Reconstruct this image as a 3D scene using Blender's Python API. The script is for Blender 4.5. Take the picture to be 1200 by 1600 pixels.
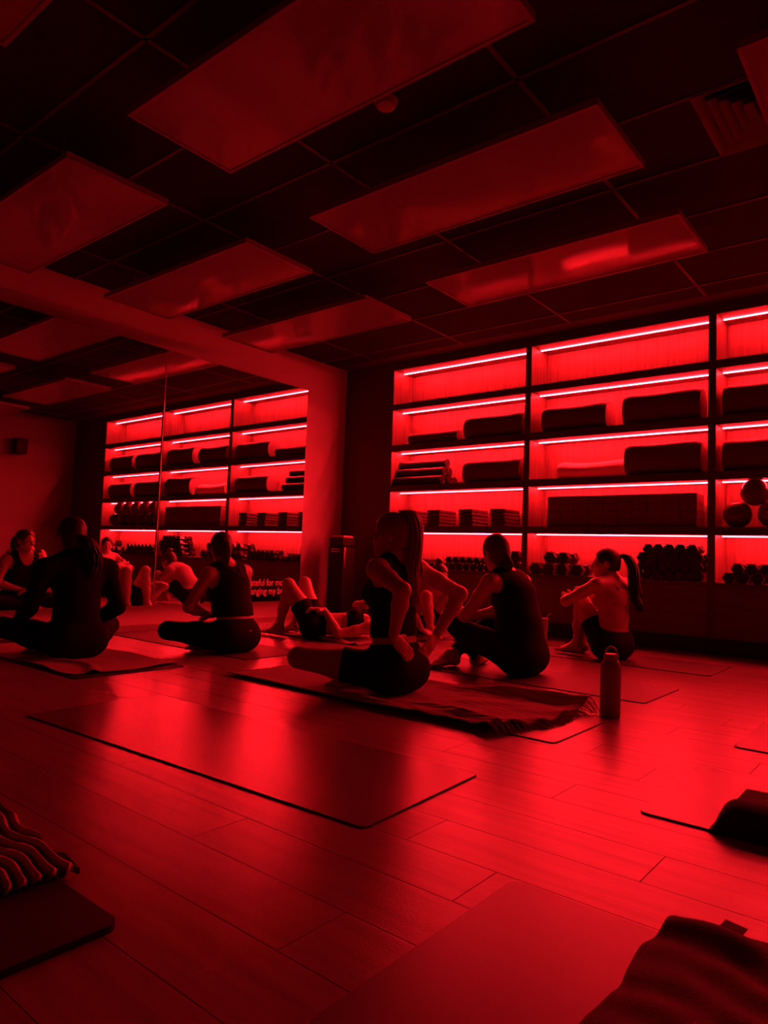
import bpy, bmesh, math, random
import numpy as np
from mathutils import Vector, Matrix, Euler

for o in list(bpy.data.objects):
    bpy.data.objects.remove(o, do_unlink=True)
SC = bpy.context.scene
COL = SC.collection
random.seed(7)
RNG = np.random.default_rng(11)

# ------------------------------------------------------------------ camera
CAM = np.array([5.74984, -6.23201, 0.70978])
YAW, PITCH, ROLL, FPX = -0.684236, 0.0632304, 0.0371398, 1086.234
_f = np.array([math.sin(YAW)*math.cos(PITCH), math.cos(YAW)*math.cos(PITCH), math.sin(PITCH)])
_r = np.array([math.cos(YAW), -math.sin(YAW), 0.0])
_u = np.cross(_r, _f)
CR = _r*math.cos(ROLL) + _u*math.sin(ROLL)
CU = -_r*math.sin(ROLL) + _u*math.cos(ROLL)
cd = bpy.data.cameras.new('camera')
cam = bpy.data.objects.new('camera', cd)
COL.objects.link(cam)
cd.sensor_fit = 'HORIZONTAL'
cd.sensor_width = 36.0
cd.lens = FPX/1200.0*36.0
cd.clip_start = 0.02
cam.matrix_world = Matrix(((CR[0], CU[0], -_f[0], CAM[0]), (CR[1], CU[1], -_f[1], CAM[1]),
                           (CR[2], CU[2], -_f[2], CAM[2]), (0, 0, 0, 1)))
SC.camera = cam

# ------------------------------------------------------------------ world, exposure
wd = bpy.data.worlds.new('world'); SC.world = wd
wd.use_nodes = True
wd.node_tree.nodes['Background'].inputs[0].default_value = (0, 0, 0, 1)
wd.node_tree.nodes['Background'].inputs[1].default_value = 0.0
SC.view_settings.view_transform = 'Standard'
SC.view_settings.look = 'None'
SC.view_settings.gamma = 1.0
SC.view_settings.use_curve_mapping = False
SC.view_settings.exposure = 0.0
LED_STRENGTH = 235.0
LED_COLOR = (1.0, 0.0100, 0.0170)
cy = SC.cycles
cy.max_bounces = 10; cy.diffuse_bounces = 5; cy.glossy_bounces = 5
cy.sample_clamp_indirect = 0.0
cy.use_denoising = True

# ------------------------------------------------------------------ materials
MATS = {}
def mat(name, color, rough=0.6, spec=0.5, metallic=0.0, coat=0.0, coat_rough=0.1, emit=None, noise=None, bump=None,
        grain=None, rand=0.0, sheen=0.0, stripes=None, trans=0.0):
    """Procedural principled material. noise=(scale, amount), bump=(scale, strength, distance),
    grain=(sx,sy,sz,amount) stretched noise, stripes=(axis,scale,dark colour)."""
    if name in MATS: return MATS[name]
    m = bpy.data.materials.new(name); m.use_nodes = True
    nt = m.node_tree; N = nt.nodes; L = nt.links
    b = N['Principled BSDF']
    b.inputs['Base Color'].default_value = (*color, 1)
    b.inputs['Roughness'].default_value = rough
    b.inputs['Specular IOR Level'].default_value = spec
    b.inputs['Metallic'].default_value = metallic
    b.inputs['Coat Weight'].default_value = coat
    b.inputs['Coat Roughness'].default_value = coat_rough
    b.inputs['Sheen Weight'].default_value = sheen
    b.inputs['Transmission Weight'].default_value = trans
    if emit:
        b.inputs['Emission Color'].default_value = (*emit[0], 1)
        b.inputs['Emission Strength'].default_value = emit[1]
    tc = N.new('ShaderNodeTexCoord')
    last = None
    def mixin(fac, dark):
        nonlocal last
        mx = N.new('ShaderNodeMix'); mx.data_type = 'RGBA'
        if last is None: mx.inputs[6].default_value = (*color, 1)
        else: L.new(last, mx.inputs[6])
        mx.inputs[7].default_value = (*dark, 1)
        L.new(fac, mx.inputs[0]); last = mx.outputs[2]
    if grain:
        mp = N.new('ShaderNodeMapping'); mp.inputs['Scale'].default_value = grain[:3]
        L.new(tc.outputs['Object'], mp.inputs[0])
        if rand:
            oi = N.new('ShaderNodeObjectInfo'); vm = N.new('ShaderNodeVectorMath'); vm.operation = 'SCALE'
            cx = N.new('ShaderNodeCombineXYZ'); L.new(oi.outputs['Random'], cx.inputs[0]); L.new(oi.outputs['Random'], cx.inputs[1])
            vm.inputs['Scale'].default_value = 37.0; L.new(cx.outputs[0], vm.inputs[0]); L.new(vm.outputs[0], mp.inputs['Location'])
        nz = N.new('ShaderNodeTexNoise'); nz.inputs['Scale'].default_value = 1.0; nz.inputs['Detail'].default_value = 5
        L.new(mp.outputs[0], nz.inputs['Vector'])
        rp = N.new('ShaderNodeMapRange'); rp.inputs[1].default_value = 0.42; rp.inputs[2].default_value = 0.72
        rp.inputs[4].default_value = grain[3]; L.new(nz.outputs[0], rp.inputs[0])
        mixin(rp.outputs[0], tuple(c*0.35 for c in color))
    if noise:
        nz = N.new('ShaderNodeTexNoise'); nz.inputs['Scale'].default_value = noise[0]; nz.inputs['Detail'].default_value = 4
        L.new(tc.outputs['Object'], nz.inputs['Vector'])
        rp = N.new('ShaderNodeMapRange'); rp.inputs[1].default_value = 0.35; rp.inputs[2].default_value = 0.7
        rp.inputs[4].default_value = noise[1]; L.new(nz.outputs[0], rp.inputs[0])
        mixin(rp.outputs[0], tuple(c*0.4 for c in color))
    if stripes:
        wv = N.new('ShaderNodeTexWave'); wv.bands_direction = stripes[0]; wv.inputs['Scale'].default_value = stripes[1]
        wv.inputs['Distortion'].default_value = 0.6; wv.inputs['Detail'].default_value = 2
        L.new(tc.outputs['Object'], wv.inputs['Vector'])
        mixin(wv.outputs['Fac'], stripes[2])
    if rand:
        oi = N.new('ShaderNodeObjectInfo')
        rp = N.new('ShaderNodeMapRange'); rp.inputs[4].default_value = rand; L.new(oi.outputs['Random'], rp.inputs[0])
        mixin(rp.outputs[0], tuple(c*0.45 for c in color))
    if last is not None: L.new(last, b.inputs['Base Color'])
    if bump:
        nz = N.new('ShaderNodeTexNoise'); nz.inputs['Scale'].default_value = bump[0]; nz.inputs['Detail'].default_value = 3
        L.new(tc.outputs['Object'], nz.inputs['Vector'])
        bp = N.new('ShaderNodeBump'); bp.inputs['Strength'].default_value = bump[1]; bp.inputs['Distance'].default_value = bump[2]
        L.new(nz.outputs[0], bp.inputs['Height']); L.new(bp.outputs[0], b.inputs['Normal'])
    MATS[name] = m
    return m

mat('plank', (.36, .27, .25), .28, .5, grain=(2.0, 26.0, 26.0, .45), rand=.22, bump=(160, .22, .002))
mat('floor_base', (.05, .03, .025), .8)
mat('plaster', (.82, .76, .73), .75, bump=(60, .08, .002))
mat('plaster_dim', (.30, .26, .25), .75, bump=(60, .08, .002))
mat('dark_wall', (.09, .075, .075), .6, bump=(60, .08, .002))
mat('ceiling_tile', (.028, .022, .022), .85, noise=(25, .5), bump=(220, .3, .002))
mat('ceiling_bar', (.16, .125, .125), .4)
mat('heater', (.38, .33, .315), .5, .3, coat=.85, coat_rough=.065, bump=(1.6, .010, .03))
mat('heater_frame', (.42, .36, .35), .35)
mat('cable', (.10, .08, .08), .4)
mat('oak', (.24, .165, .125), .5, grain=(38.0, 38.0, 1.2, .6), bump=(120, .12, .001))
mat('shelf_front', (.11, .075, .07), .55, grain=(2.0, 30.0, 30.0, .4))
mat('cabinet', (.16, .105, .092), .5, grain=(1.6, 26.0, 26.0, .5))
mat('kick', (.012, .010, .010), .6)
mat('led', (.8, .3, .3), .5, emit=(LED_COLOR, LED_STRENGTH))
mat('mirror', (.86, .86, .86), 0.0, metallic=1.0)
mat('mirror_edge', (.55, .5, .5), .25, metallic=.6)
mat('letter', (.78, .72, .70), .55)
mat('bolster_dark', (.16, .11, .11), .85, sheen=.2, bump=(300, .25, .002))
mat('bolster_light', (.82, .68, .64), .85, sheen=.2, bump=(300, .25, .002))
mat('bolster_end', (.34, .25, .24), .85, bump=(300, .25, .002))
mat('roll_mat', (.03, .025, .027), .55, bump=(400, .2, .001))
mat('foam_board', (.09, .065, .07), .7, bump=(260, .2, .001))
mat('block', (.20, .14, .14), .75, bump=(200, .2, .001))
mat('ball', (.17, .07, .08), .22, .5)
mat('iron', (.018, .015, .016), .38, .5, bump=(200, .2, .001))
mat('chrome', (.6, .6, .6), .22, metallic=1.0)
mat('mat_grey', (.22, .16, .16), .27, .5, bump=(420, .18, .001))
mat('mat_front', (.15, .11, .11), .32, .5, bump=(420, .18, .001))
mat('mat_dark', (.10, .07, .075), .55, .4, bump=(420, .18, .001))
mat('mat_black', (.020, .016, .017), .6, .4, bump=(420, .18, .001))
mat('mat_edge', (.010, .008, .009), .8)
mat('towel_light', (.42, .33, .31), .95, sheen=.3, bump=(350, .5, .004))
mat('towel_rib', (.60, .47, .44), .95, sheen=.3, stripes=('Y', 9.0, (.36, .26, .25)), bump=(350, .5, .004))
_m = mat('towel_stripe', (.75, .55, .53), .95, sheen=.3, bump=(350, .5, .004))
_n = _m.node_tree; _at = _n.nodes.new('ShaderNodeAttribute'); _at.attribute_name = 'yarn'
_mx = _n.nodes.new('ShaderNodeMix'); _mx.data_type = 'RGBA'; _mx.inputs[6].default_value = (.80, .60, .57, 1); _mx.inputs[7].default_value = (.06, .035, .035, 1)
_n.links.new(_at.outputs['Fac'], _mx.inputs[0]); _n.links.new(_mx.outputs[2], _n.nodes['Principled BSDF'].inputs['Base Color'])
mat('towel_dark', (.15, .10, .10), .95, sheen=.25, bump=(350, .6, .004))
mat('towel_black', (.030, .022, .023), .95, sheen=.15, bump=(350, .6, .004))
mat('tag', (.22, .16, .16), .7)
mat('bottle', (.34, .26, .26), .45, bump=(500, .12, .001))
mat('bottle_cap', (.42, .34, .34), .4)
mat('tumbler', (.55, .48, .46), .3)
mat('skin_a', (.54, .34, .27), .40, .5, sheen=.15, bump=(160, .06, .002))
mat('skin_b', (.58, .38, .30), .40, .5, sheen=.15, bump=(160, .06, .002))
mat('skin_c', (.44, .27, .20), .40, .5, sheen=.15, bump=(160, .06, .002))
mat('cloth_black', (.009, .007, .008), .85, .18, bump=(420, .25, .002))
mat('cloth_dark', (.012, .009, .010), .85, .2, bump=(420, .25, .002))
mat('cloth_light', (.50, .36, .33), .8, .3, bump=(420, .25, .002))
mat('hair_dark', (.030, .018, .014), .45, .5, bump=(90, .4, .004))
mat('hair_brown', (.085, .045, .03), .45, .5, bump=(90, .4, .004))
mat('hair_blond', (.30, .18, .11), .36, .5, bump=(90, .4, .004))
mat('hair_tie', (.02, .015, .015), .7)
mat('eye_white', (.6, .55, .52), .2)
mat('eye_dark', (.02, .015, .012), .1)
mat('black_plastic', (.010, .009, .009), .6, .3)
mat('black_matte', (.012, .010, .010), .7)
mat('white_plastic', (.60, .55, .53), .4)
mat('vent', (.32, .25, .25), .5)

# ------------------------------------------------------------------ helpers
def mesh_from(name, V, F, m=None, smooth=False):
    me = bpy.data.meshes.new(name)
    V = np.asarray(V, dtype=np.float32).reshape(-1, 3)
    if isinstance(F, np.ndarray):
        n, k = F.shape
        me.vertices.add(len(V)); me.vertices.foreach_set('co', V.ravel())
        me.loops.add(n*k); me.loops.foreach_set('vertex_index', F.astype(np.int32).ravel())
        me.polygons.add(n); me.polygons.foreach_set('loop_start', np.arange(0, n*k, k, dtype=np.int32))
        me.polygons.foreach_set('loop_total', np.full(n, k, dtype=np.int32))
        me.update(calc_edges=True)
    else:
        me.from_pydata([tuple(map(float, v)) for v in V], [], F)
        me.update()
    if smooth:
        me.polygons.foreach_set('use_smooth', np.ones(len(me.polygons), dtype=bool))
    if m: me.materials.append(MATS[m])
    return me
def link(name, me, parent=None):
    o = bpy.data.objects.new(name, me); COL.objects.link(o)
    if parent is not None: o.parent = parent
    return o
def tag(o, label=None, cat=None, group=None, kind=None):
    if label: o['label'] = label
    if cat: o['category'] = cat
    if group: o['group'] = group
    if kind: o['kind'] = kind
    return o
def empty(name, loc=(0, 0, 0), rz=0.0):
    o = bpy.data.objects.new(name, None); COL.objects.link(o)
    o.empty_display_size = .1; o.location = loc; o.rotation_euler = (0, 0, rz)
    return o
def copy_tree(o, parent=None):
    c = o.copy(); COL.objects.link(c)
    if parent is not None: c.parent = parent
    for ch in list(o.children): copy_tree(ch, c)
    return c
class MB:
    """collects shapes into one mesh"""
    def __init__(s): s.V = []; s.F = []
    def add(s, V, F):
        n = len(s.V); s.V += [tuple(map(float, v)) for v in V]; s.F += [tuple(i+n for i in f) for f in F]; return s
    def box(s, x0, x1, y0, y1, z0, z1):
        return s.add([(x0,y0,z0),(x1,y0,z0),(x1,y1,z0),(x0,y1,z0),(x0,y0,z1),(x1,y0,z1),(x1,y1,z1),(x0,y1,z1)],
                     [(3,2,1,0),(4,5,6,7),(0,1,5,4),(1,2,6,5),(2,3,7,6),(3,0,4,7)])
    def tube(s, pts, rad, n=8, cap=True):
        pts = [Vector(p) for p in pts]
        R = rad if hasattr(rad, '__len__') else [rad]*len(pts)
        V = []; F = []; up = None
        for i, p in enumerate(pts):
            t = (pts[min(i+1, len(pts)-1)] - pts[max(i-1, 0)]).normalized()
            if up is None: up = Vector((0,0,1)) if abs(t.z) < .9 else Vector((1,0,0))
            a = t.cross(up).normalized(); b = a.cross(t).normalized(); up = b
            for k in range(n):
                th = 2*math.pi*k/n; V.append(p + (a*math.cos(th) + b*math.sin(th))*R[i])
        for i in range(len(pts)-1):
            for k in range(n):
                k2 = (k+1) % n; F.append((i*n+k, i*n+k2, (i+1)*n+k2, (i+1)*n+k))
        if cap:
            F.append(tuple(reversed(range(n)))); F.append(tuple((len(pts)-1)*n+k for k in range(n)))
        return s.add(V, F)
    def lathe(s, prof, n=24, c=(0,0,0)):
        V = []; F = []
        for r, z in prof:
            for k in range(n):
                th = 2*math.pi*k/n; V.append((c[0]+r*math.cos(th), c[1]+r*math.sin(th), c[2]+z))
        m_ = len(prof)
        for i in range(m_-1):
            for k in range(n):
                k2 = (k+1) % n; F.append((i*n+k, i*n+k2, (i+1)*n+k2, (i+1)*n+k))
        F.append(tuple(reversed(range(n)))); F.append(tuple((m_-1)*n+k for k in range(n)))
        return s.add(V, F)
    def mesh(s, name, m, smooth=False, bevel=0.0, seg=2):
        me = mesh_from(name, s.V, s.F, m)
        bm = bmesh.new(); bm.from_mesh(me)
        bmesh.ops.recalc_face_normals(bm, faces=bm.faces)
        if bevel > 0:
            bmesh.ops.bevel(bm, geom=[e for e in bm.edges], offset=bevel, segments=seg, affect='EDGES', profile=.5)
        bm.to_mesh(me); bm.free()
        if smooth: me.polygons.foreach_set('use_smooth', np.ones(len(me.polygons), dtype=bool))
        return me
    def obj(s, name, m, parent=None, smooth=False, bevel=0.0, seg=2):
        return link(name, s.mesh(name, m, smooth, bevel, seg), parent)
def smooth_by_angle(me, deg=40):
    bm = bmesh.new(); bm.from_mesh(me)
    for f in bm.faces: f.smooth = True
    for e in bm.edges:
        if len(e.link_faces) == 2 and e.calc_face_angle(0) > math.radians(deg): e.smooth = False
    bm.to_mesh(me); bm.free(); return me
def structure(name, mb, m, parent=None, bevel=0):
    o = mb.obj(name, m, parent, bevel=bevel)
    if parent is None: o['kind'] = 'structure'
    return o

# ------------------------------------------------------------------ dimensions
H = 2.97                      # ceiling
RX = 7.0                      # right wall
BY = -8.2                     # wall behind the camera
SX0, SX1 = 0.745, 5.915       # shelving niche
POSTS = ((0.700, 0.745), (2.447, 2.509), (4.172, 4.234), (5.915, 5.960))
BAYS = ((0.745, 2.447), (2.509, 4.172), (4.234, 5.915))
ROWS = ((2.470, 2.870), (1.990, 2.400), (1.522, 1.918), (1.055, 1.452), (0.592, 0.987))   # opening bottom / top
DEPTH = 0.37

# ------------------------------------------------------------------ room
fl = structure('floor', MB().box(0, RX, BY, 0.5, -.06, -.012), 'floor_base')
PW, PL = 0.184, 1.30
pm = MB(); pm.box(-PL/2+.0004, PL/2-.0004, -PW/2+.0004, PW/2-.0004, -.012, -.0009)
_a, _b, _c, _d = PL/2-.0004, PW/2-.0004, PL/2-.0012, PW/2-.0012
pm.add([(-_a, -_b, -.0009), (_a, -_b, -.0009), (_a, _b, -.0009), (-_a, _b, -.0009), (-_c, -_d, 0), (_c, -_d, 0), (_c, _d, 0), (-_c, _d, 0)],
       [(4,5,6,7),(0,1,5,4),(1,2,6,5),(2,3,7,6),(3,0,4,7)])
plank_me = pm.mesh('plank', 'plank')
cut_cache = {}
row = 0; y = -PW/2
while y > BY + PW/2:
    off = [0, .52, .26, .91, .39, 1.05][row % 6]
    x = -off
    while x < RX - .05:
        a, b_ = max(0, x), min(RX, x+PL)
        if b_ - a > .08:
            if b_ - a > PL - .001: me = plank_me
            else:
                key = round(b_-a, 3)
                if key not in cut_cache:
                    m2 = plank_me.copy(); w = b_-a
                    for v in m2.vertices: v.co.x *= w/PL
                    cut_cache[key] = m2
                me = cut_cache[key]
            o = link('plank', me, fl); o.location = ((a+b_)/2, y, 0)
        x += PL
    y -= PW; row += 1

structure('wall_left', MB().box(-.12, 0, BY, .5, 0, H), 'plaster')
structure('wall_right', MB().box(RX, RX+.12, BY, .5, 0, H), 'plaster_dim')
structure('wall_rear', MB().box(-.12, RX+.12, BY-.12, BY, 0, H), 'dark_wall')
wb = MB().box(0, POSTS[0][0], 0, .5, 0, H).box(POSTS[3][1], RX, 0, .5, 0, H)
wb.box(POSTS[0][0], POSTS[3][1], 0, .5, ROWS[0][1]+.02, H).box(POSTS[0][0], POSTS[3][1], DEPTH+.03, .5, 0, ROWS[0][1]+.02)
structure('wall_shelf_side', wb, 'dark_wall')

# ceiling: slab, lay-in tiles, exposed bars
ce = structure('ceiling', MB().box(-.12, RX+.12, BY-.12, .5, H+.02, H+.1), 'ceiling_tile')
XS = [0.6+1.2*i for i in range(6)]            # bars running towards the shelves
YS = [-.46-.6*i for i in range(13)]           # bars running along the shelves
YM = -.20                                     # plain margin along the shelf wall
xs = [0.0]+XS+[RX]; ys = [YM]+YS+[BY]
tile_cache = {}
VX0, VX1, VY0, VY1 = 4.8, 5.4, -2.86, -2.26
for i in range(len(xs)-1):
    for j in range(len(ys)-1):
        a, b_, c, d = xs[i], xs[i+1], ys[j+1], ys[j]
        if a < VX0 < b_ + .01 and abs(d-VY1) < .02:
            b_ = VX0                           # half tile beside the air diffuser
        w, h_ = b_-a, d-c
        if w < .05 or h_ < .05: continue
        key = (round(w,3), round(h_,3))
        if key not in tile_cache:
            tile_cache[key] = MB().box(-w/2+.004, w/2-.004, -h_/2+.004, h_/2-.004, -.012, .0).mesh('ceiling_tile', 'ceiling_tile')
        o = link('ceiling_tile', tile_cache[key], ce); o.location = ((a+b_)/2, (c+d)/2, H+.012)
for x in XS: MB().box(x-.012, x+.012, BY, YM, H-.006, H+.02).obj('ceiling_bar', 'ceiling_bar', ce)
for y in YS: MB().box(.0, RX, y-.010, y+.010, H-.006, H+.02).obj('ceiling_bar', 'ceiling_bar', ce)
MB().box(0, RX, YM, 0, H, H+.02).obj('ceiling_margin', 'dark_wall', ce)

# ------------------------------------------------------------------ mirror on the left wall
XM = 0.1345
MZ0, MZ1 = 0.186, 2.548
mr = empty('wall_mirror', (0, -4.0, 0))
tag(mr, 'large frameless wall mirror in panels along the left wall with pale lettering low down', 'mirror')
def mlink(name, mb, m, **k):
    o = mb.obj(name, m, mr, **k); o.matrix_parent_inverse = Matrix.Translation((0, 4.0, 0)); return o
edges = [-.783, -2.612, -4.44, -6.27, -7.9]
for a, b_ in zip(edges[:-1], edges[1:]):
    mlink('mirror_panel', MB().box(XM-.006, XM, b_+.003, a-.003, MZ0, MZ1), 'mirror')
for a in edges[1:-1]:
    mlink('panel_joint', MB().box(XM-.008, XM-.0005, a-.003, a+.003, MZ0, MZ1), 'mirror_edge')
mlink('backing_board', MB().box(.001, XM-.009, edges[-1]+.02, edges[0]-.02, MZ0+.01, MZ1-.01), 'plaster')
def text_mesh(body, size, name):
    cu = bpy.data.curves.new('t', 'FONT'); cu.body = body; cu.size = size; cu.extrude = .0012; cu.offset = .0008
    to = bpy.data.objects.new('t', cu); COL.objects.link(to)
    dg = bpy.context.evaluated_depsgraph_get()
    me = bpy.data.meshes.new_from_object(to.evaluated_get(dg)); me.name = name
    bpy.data.objects.remove(to, do_unlink=True)
    me.materials.clear(); me.materials.append(MATS['letter']); return me
for k, (body, y0, z0) in enumerate((('grateful for moving', -1.560, .352), ('changing my body', -1.560, .262))):
    me = text_mesh(body, .098, 'lettering')
    # text x -> world +y, text y -> +z, facing +x
    w = max(v.co.x for v in me.vertices)
    sc_ = .665/w if k == 0 else .62/w
    me.transform(Matrix(((0, 0, 1, XM+.0016), (sc_, 0, 0, y0), (0, 1.02, 0, z0), (0, 0, 0, 1))))
    o = link('lettering', me, mr); o.matrix_parent_inverse = Matrix.Translation((0, 4.0, 0)); o['label'] = 'pale printed words on the mirror'

# ------------------------------------------------------------------ shelving
su = empty('shelving_unit', (3.33, 0, 0))
tag(su, 'built-in dark wood wall shelving with oak backs and red light strips', 'shelving')
def slink(name, mb, m, par=None, **k):
    o = mb.obj(name, m, par or su, **k)
    if par is None: o.matrix_parent_inverse = Matrix.Translation((-3.33, 0, 0))
    return o
for (a, b_) in POSTS: slink('post', MB().box(a, b_, 0, .018, .13, ROWS[0][1]+.02), 'shelf_front')
for i, (a, b_) in enumerate(POSTS): slink('divider', MB().box(a+.002, b_-.002, .0185, DEPTH, .13, ROWS[0][1]+.015), 'oak')
zs = [ROWS[0][1]] + [r[0] for r in ROWS]
for (x0, x1) in BAYS:
    slink('back_panel', MB().box(x0+.0005, x1-.0005, DEPTH, DEPTH+.012, .59, ROWS[0][1]+.018), 'oak')
    for k in range(6):
        top = ROWS[0][1]+.020 if k == 0 else ROWS[k-1][0]
        bot = ROWS[0][1] if k == 0 else (ROWS[k][1] if k < 5 else .55)
        slink('shelf_edge', MB().box(x0+.0005, x1-.0005, 0.0, .018, bot, top), 'shelf_front')
        bd = slink('shelf_board', MB().box(x0+.0008, x1-.0008, .0185, DEPTH-.0005, bot, top), 'oak')
        if k < 5:
            slink('light_strip', MB().box(x0+.012, x1-.004, .174, .187, bot-.0085, bot-.0003), 'led')
    w = (x1-x0)/2
    for q in range(2):
        slink('cabinet_door', MB().box(x0+q*w+.0012, x0+(q+1)*w-.0012, 0, .02, .132, .5485), 'cabinet')
slink('toe_kick', MB().box(POSTS[0][0], POSTS[3][1], .03, .05, 0, .131), 'kick')
slink('carcass', MB().box(POSTS[0][0], POSTS[3][1], .021, DEPTH, .1315, .5485), 'kick')

# ------------------------------------------------------------------ hanging heating panels
PZ = 2.70
hp0 = empty('heating_panel', (0, 0, 0))
PLX, PLY = 1.77, .60
pb = MB().box(-PLX/2+.018, PLX/2-.018, -PLY/2+.018, PLY/2-.018, .004, .026).obj('glass_face', 'heater', hp0)
fr = MB()
for a in ((-PLX/2, PLX/2, -PLY/2, -PLY/2+.018), (-PLX/2, PLX/2, PLY/2-.018, PLY/2), (-PLX/2, -PLX/2+.018, -PLY/2+.018, PLY/2-.018), (PLX/2-.018, PLX/2, -PLY/2+.018, PLY/2-.018)):
    fr.box(*a, 0, .034)
fr.obj('frame', 'heater_frame', hp0)
for sx in (-.62, .62):
    for sy in (-.2, .2):
        MB().tube([(sx, sy, .03), (sx, sy, H-.006-PZ)], .0025, 6).obj('hanging_wire', 'cable', hp0)
MB().box(-.14, .14, -.09, .09, .0265, .07).obj('junction_box', 'heater_frame', hp0)
colx = (1.36, 3.70, 6.02); rowy = (-1.965, -3.145, -4.325, -5.46, -6.62)
names_c = ('beside the mirror wall', 'in the middle column', 'on the right-hand side')
names_r = ('nearest the shelves', 'second from the shelves', 'third from the shelves', 'fourth from the shelves', 'fifth from the shelves')
first = True
for i, cx_ in enumerate(colx):
    for j, ry in enumerate(rowy):
        if (i, j) in ((0, 4), (1, 4), (2, 4), (2, 3), (0, 3)): continue
        o = hp0 if first else copy_tree(hp0); first = False
        o.location = (cx_, ry, PZ)
        tag(o, 'white hanging ceiling heating panel %s, %s' % (names_c[i], names_r[j]), 'heating panel', 'ceiling heating panels')

# air diffuser
vd = empty('air_diffuser', (5.1, -2.56, H))
tag(vd, 'square louvred air vent set in the dark ceiling near the right edge', 'air vent')
for k in range(6):
    s0 = .285-.045*k; s1 = s0-.058; z0 = -.012; z1 = .045
    V = []; F = []
    for (s_, z_) in ((s0, z0), (s1, z1)):
        V += [(-s_,-s_,z_),(s_,-s_,z_),(s_,s_,z_),(-s_,s_,z_)]
    F = [(0,1,5,4),(1,2,6,5),(2,3,7,6),(3,0,4,7)]
    if s1 > .02: MB().add(V, F).obj('louvre', 'vent', vd)
f2 = MB()
for a in ((-.3,.3,-.3,-.285),(-.3,.3,.285,.3),(-.3,-.285,-.285,.285),(.285,.3,-.285,.285)): f2.box(*a, -.012, .012)
f2.obj('frame', 'ceiling_bar', vd)
MB().box(-.29, .29, -.29, .29, .046, .06).obj('duct_plate', 'black_matte', vd)
# smoke detector
sd = empty('smoke_detector', (3.60, -3.70, H)); tag(sd, 'small round smoke detector on the ceiling behind the largest heating panel', 'smoke detector')
me = MB().lathe([(.055, -.001), (.055, -.018), (.045, -.034), (.02, -.042)], 24).mesh('cover', 'white_plastic'); link('cover', smooth_by_angle(me), sd)
MB().lathe([(.060, .0), (.060, -.008)], 24).obj('base', 'white_plastic', sd)
# wall speaker on the right-hand wall (seen in the mirror)
sp = empty('wall_speaker', (RX, -1.02, 2.36)); tag(sp, 'small black wall speaker high on the right-hand wall, seen in the mirror', 'speaker')
MB().box(-.19, -.045, -.10, .10, -.13, .13).obj('cabinet', 'black_plastic', sp, bevel=.01)
MB().box(-.198, -.191, -.088, .088, -.118, .118).obj('grille', 'black_matte', sp, bevel=.003)
MB().box(-.0445, -.001, -.03, .03, -.03, .03).obj('bracket', 'black_matte', sp)
# tall black unit in the corner
tu = empty('tower_unit', (.36, -.36, 0)); tag(tu, 'tall narrow black floor-standing unit with pale top in the room corner', 'tower unit')
MB().box(-.115, .115, -.115, .115, .02, .80).obj('body', 'black_plastic', tu, bevel=.02, seg=3)
MB().box(-.125, .125, -.125, .125, .0, .0195).obj('base', 'black_matte', tu, bevel=.004)
MB().box(-.108, .108, -.108, .108, .801, .90).obj('head', 'black_plastic', tu, bevel=.015, seg=3)
MB().box(-.09, .09, -.08, .09, .9005, .925).obj('pale_top', 'white_plastic', tu, bevel=.008)
MB().box(.1155, .121, -.095, -.065, .55, .79).obj('trim_strip', 'chrome', tu)
for z_ in (.74, .765): MB().box(-.06, .09, -.121, -.1155, z_, z_+.006).obj('slot_trim', 'chrome', tu)
# ------------------------------------------------------------------ things on the shelves
Z = [r[0] for r in ROWS]       # shelf tops, row 0 = top
def superloft(stations, n=28, e=2.35):
    """stations: (x, half-depth, half-height, zc); cross-section in y/z"""
    V = []; F = []
    for (x, a, b, zc) in stations:
        for k in range(n):
            th = 2*math.pi*k/n; c, s = math.cos(th), math.sin(th)
            V.append((x, a*math.copysign(abs(c)**(2/e), c), zc + b*math.copysign(abs(s)**(2/e), s)))
    for i in range(len(stations)-1):
        for k in range(n):
            k2 = (k+1) % n; F.append((i*n+k, i*n+k2, (i+1)*n+k2, (i+1)*n+k))
    F.append(tuple(reversed(range(n)))); F.append(tuple((len(stations)-1)*n+k for k in range(n)))
    return V, F
def make_bolster(x0, x1, row, ycen, hw, hh, body_m, end_m, label, sag=0.0, tilt=0.0):
    L_ = x1-x0; r = empty('bolster', ((x0+x1)/2, ycen, Z[row])); r.rotation_euler = (0, 0, tilt)
    tag(r, label, 'bolster', 'bolsters on the shelves')
    st = []
    for t in np.linspace(-1, 1, 15):
        ed = 1-.06*max(0, (abs(t)-.86)/.14)**2
        w = 1+.009*math.sin(4*t+x0*9)
        b = hh*ed*w*(1-sag*(1-t*t)); st.append((t*(L_/2-.004), hw*ed, b, b))
    V, F = superloft(st); me = MB().add(V, F).mesh('cover', body_m); link('cover', smooth_by_angle(me, 50), r)
    for sgn in (-1, 1):
        a = hw*.90; b = hh*.90
        V, F = superloft([(sgn*(L_/2-.0038), a*.985, b*.97, hh*.90), (sgn*(L_/2-.0015), a*.93, b*.92, hh*.90), (sgn*L_/2, a*.6, b*.6, hh*.90)])
        me = MB().add(V, F).mesh('end_panel', end_m); link('end_panel', smooth_by_angle(me, 50), r)
        ring = []
        for k in range(33):
            th = 2*math.pi*k/32; c, s = math.cos(th), math.sin(th)
            ring.append((sgn*(L_/2-.006), a*1.005*math.copysign(abs(c)**(2/2.35), c), hh*.9 + b*math.copysign(abs(s)**(2/2.35), s)))
        link('piping', MB().tube(ring, .004, 6, cap=False).mesh('piping', end_m, smooth=True), r)
    return r
bd, bl, be = 'bolster_dark', 'bolster_light', 'bolster_end'
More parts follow.
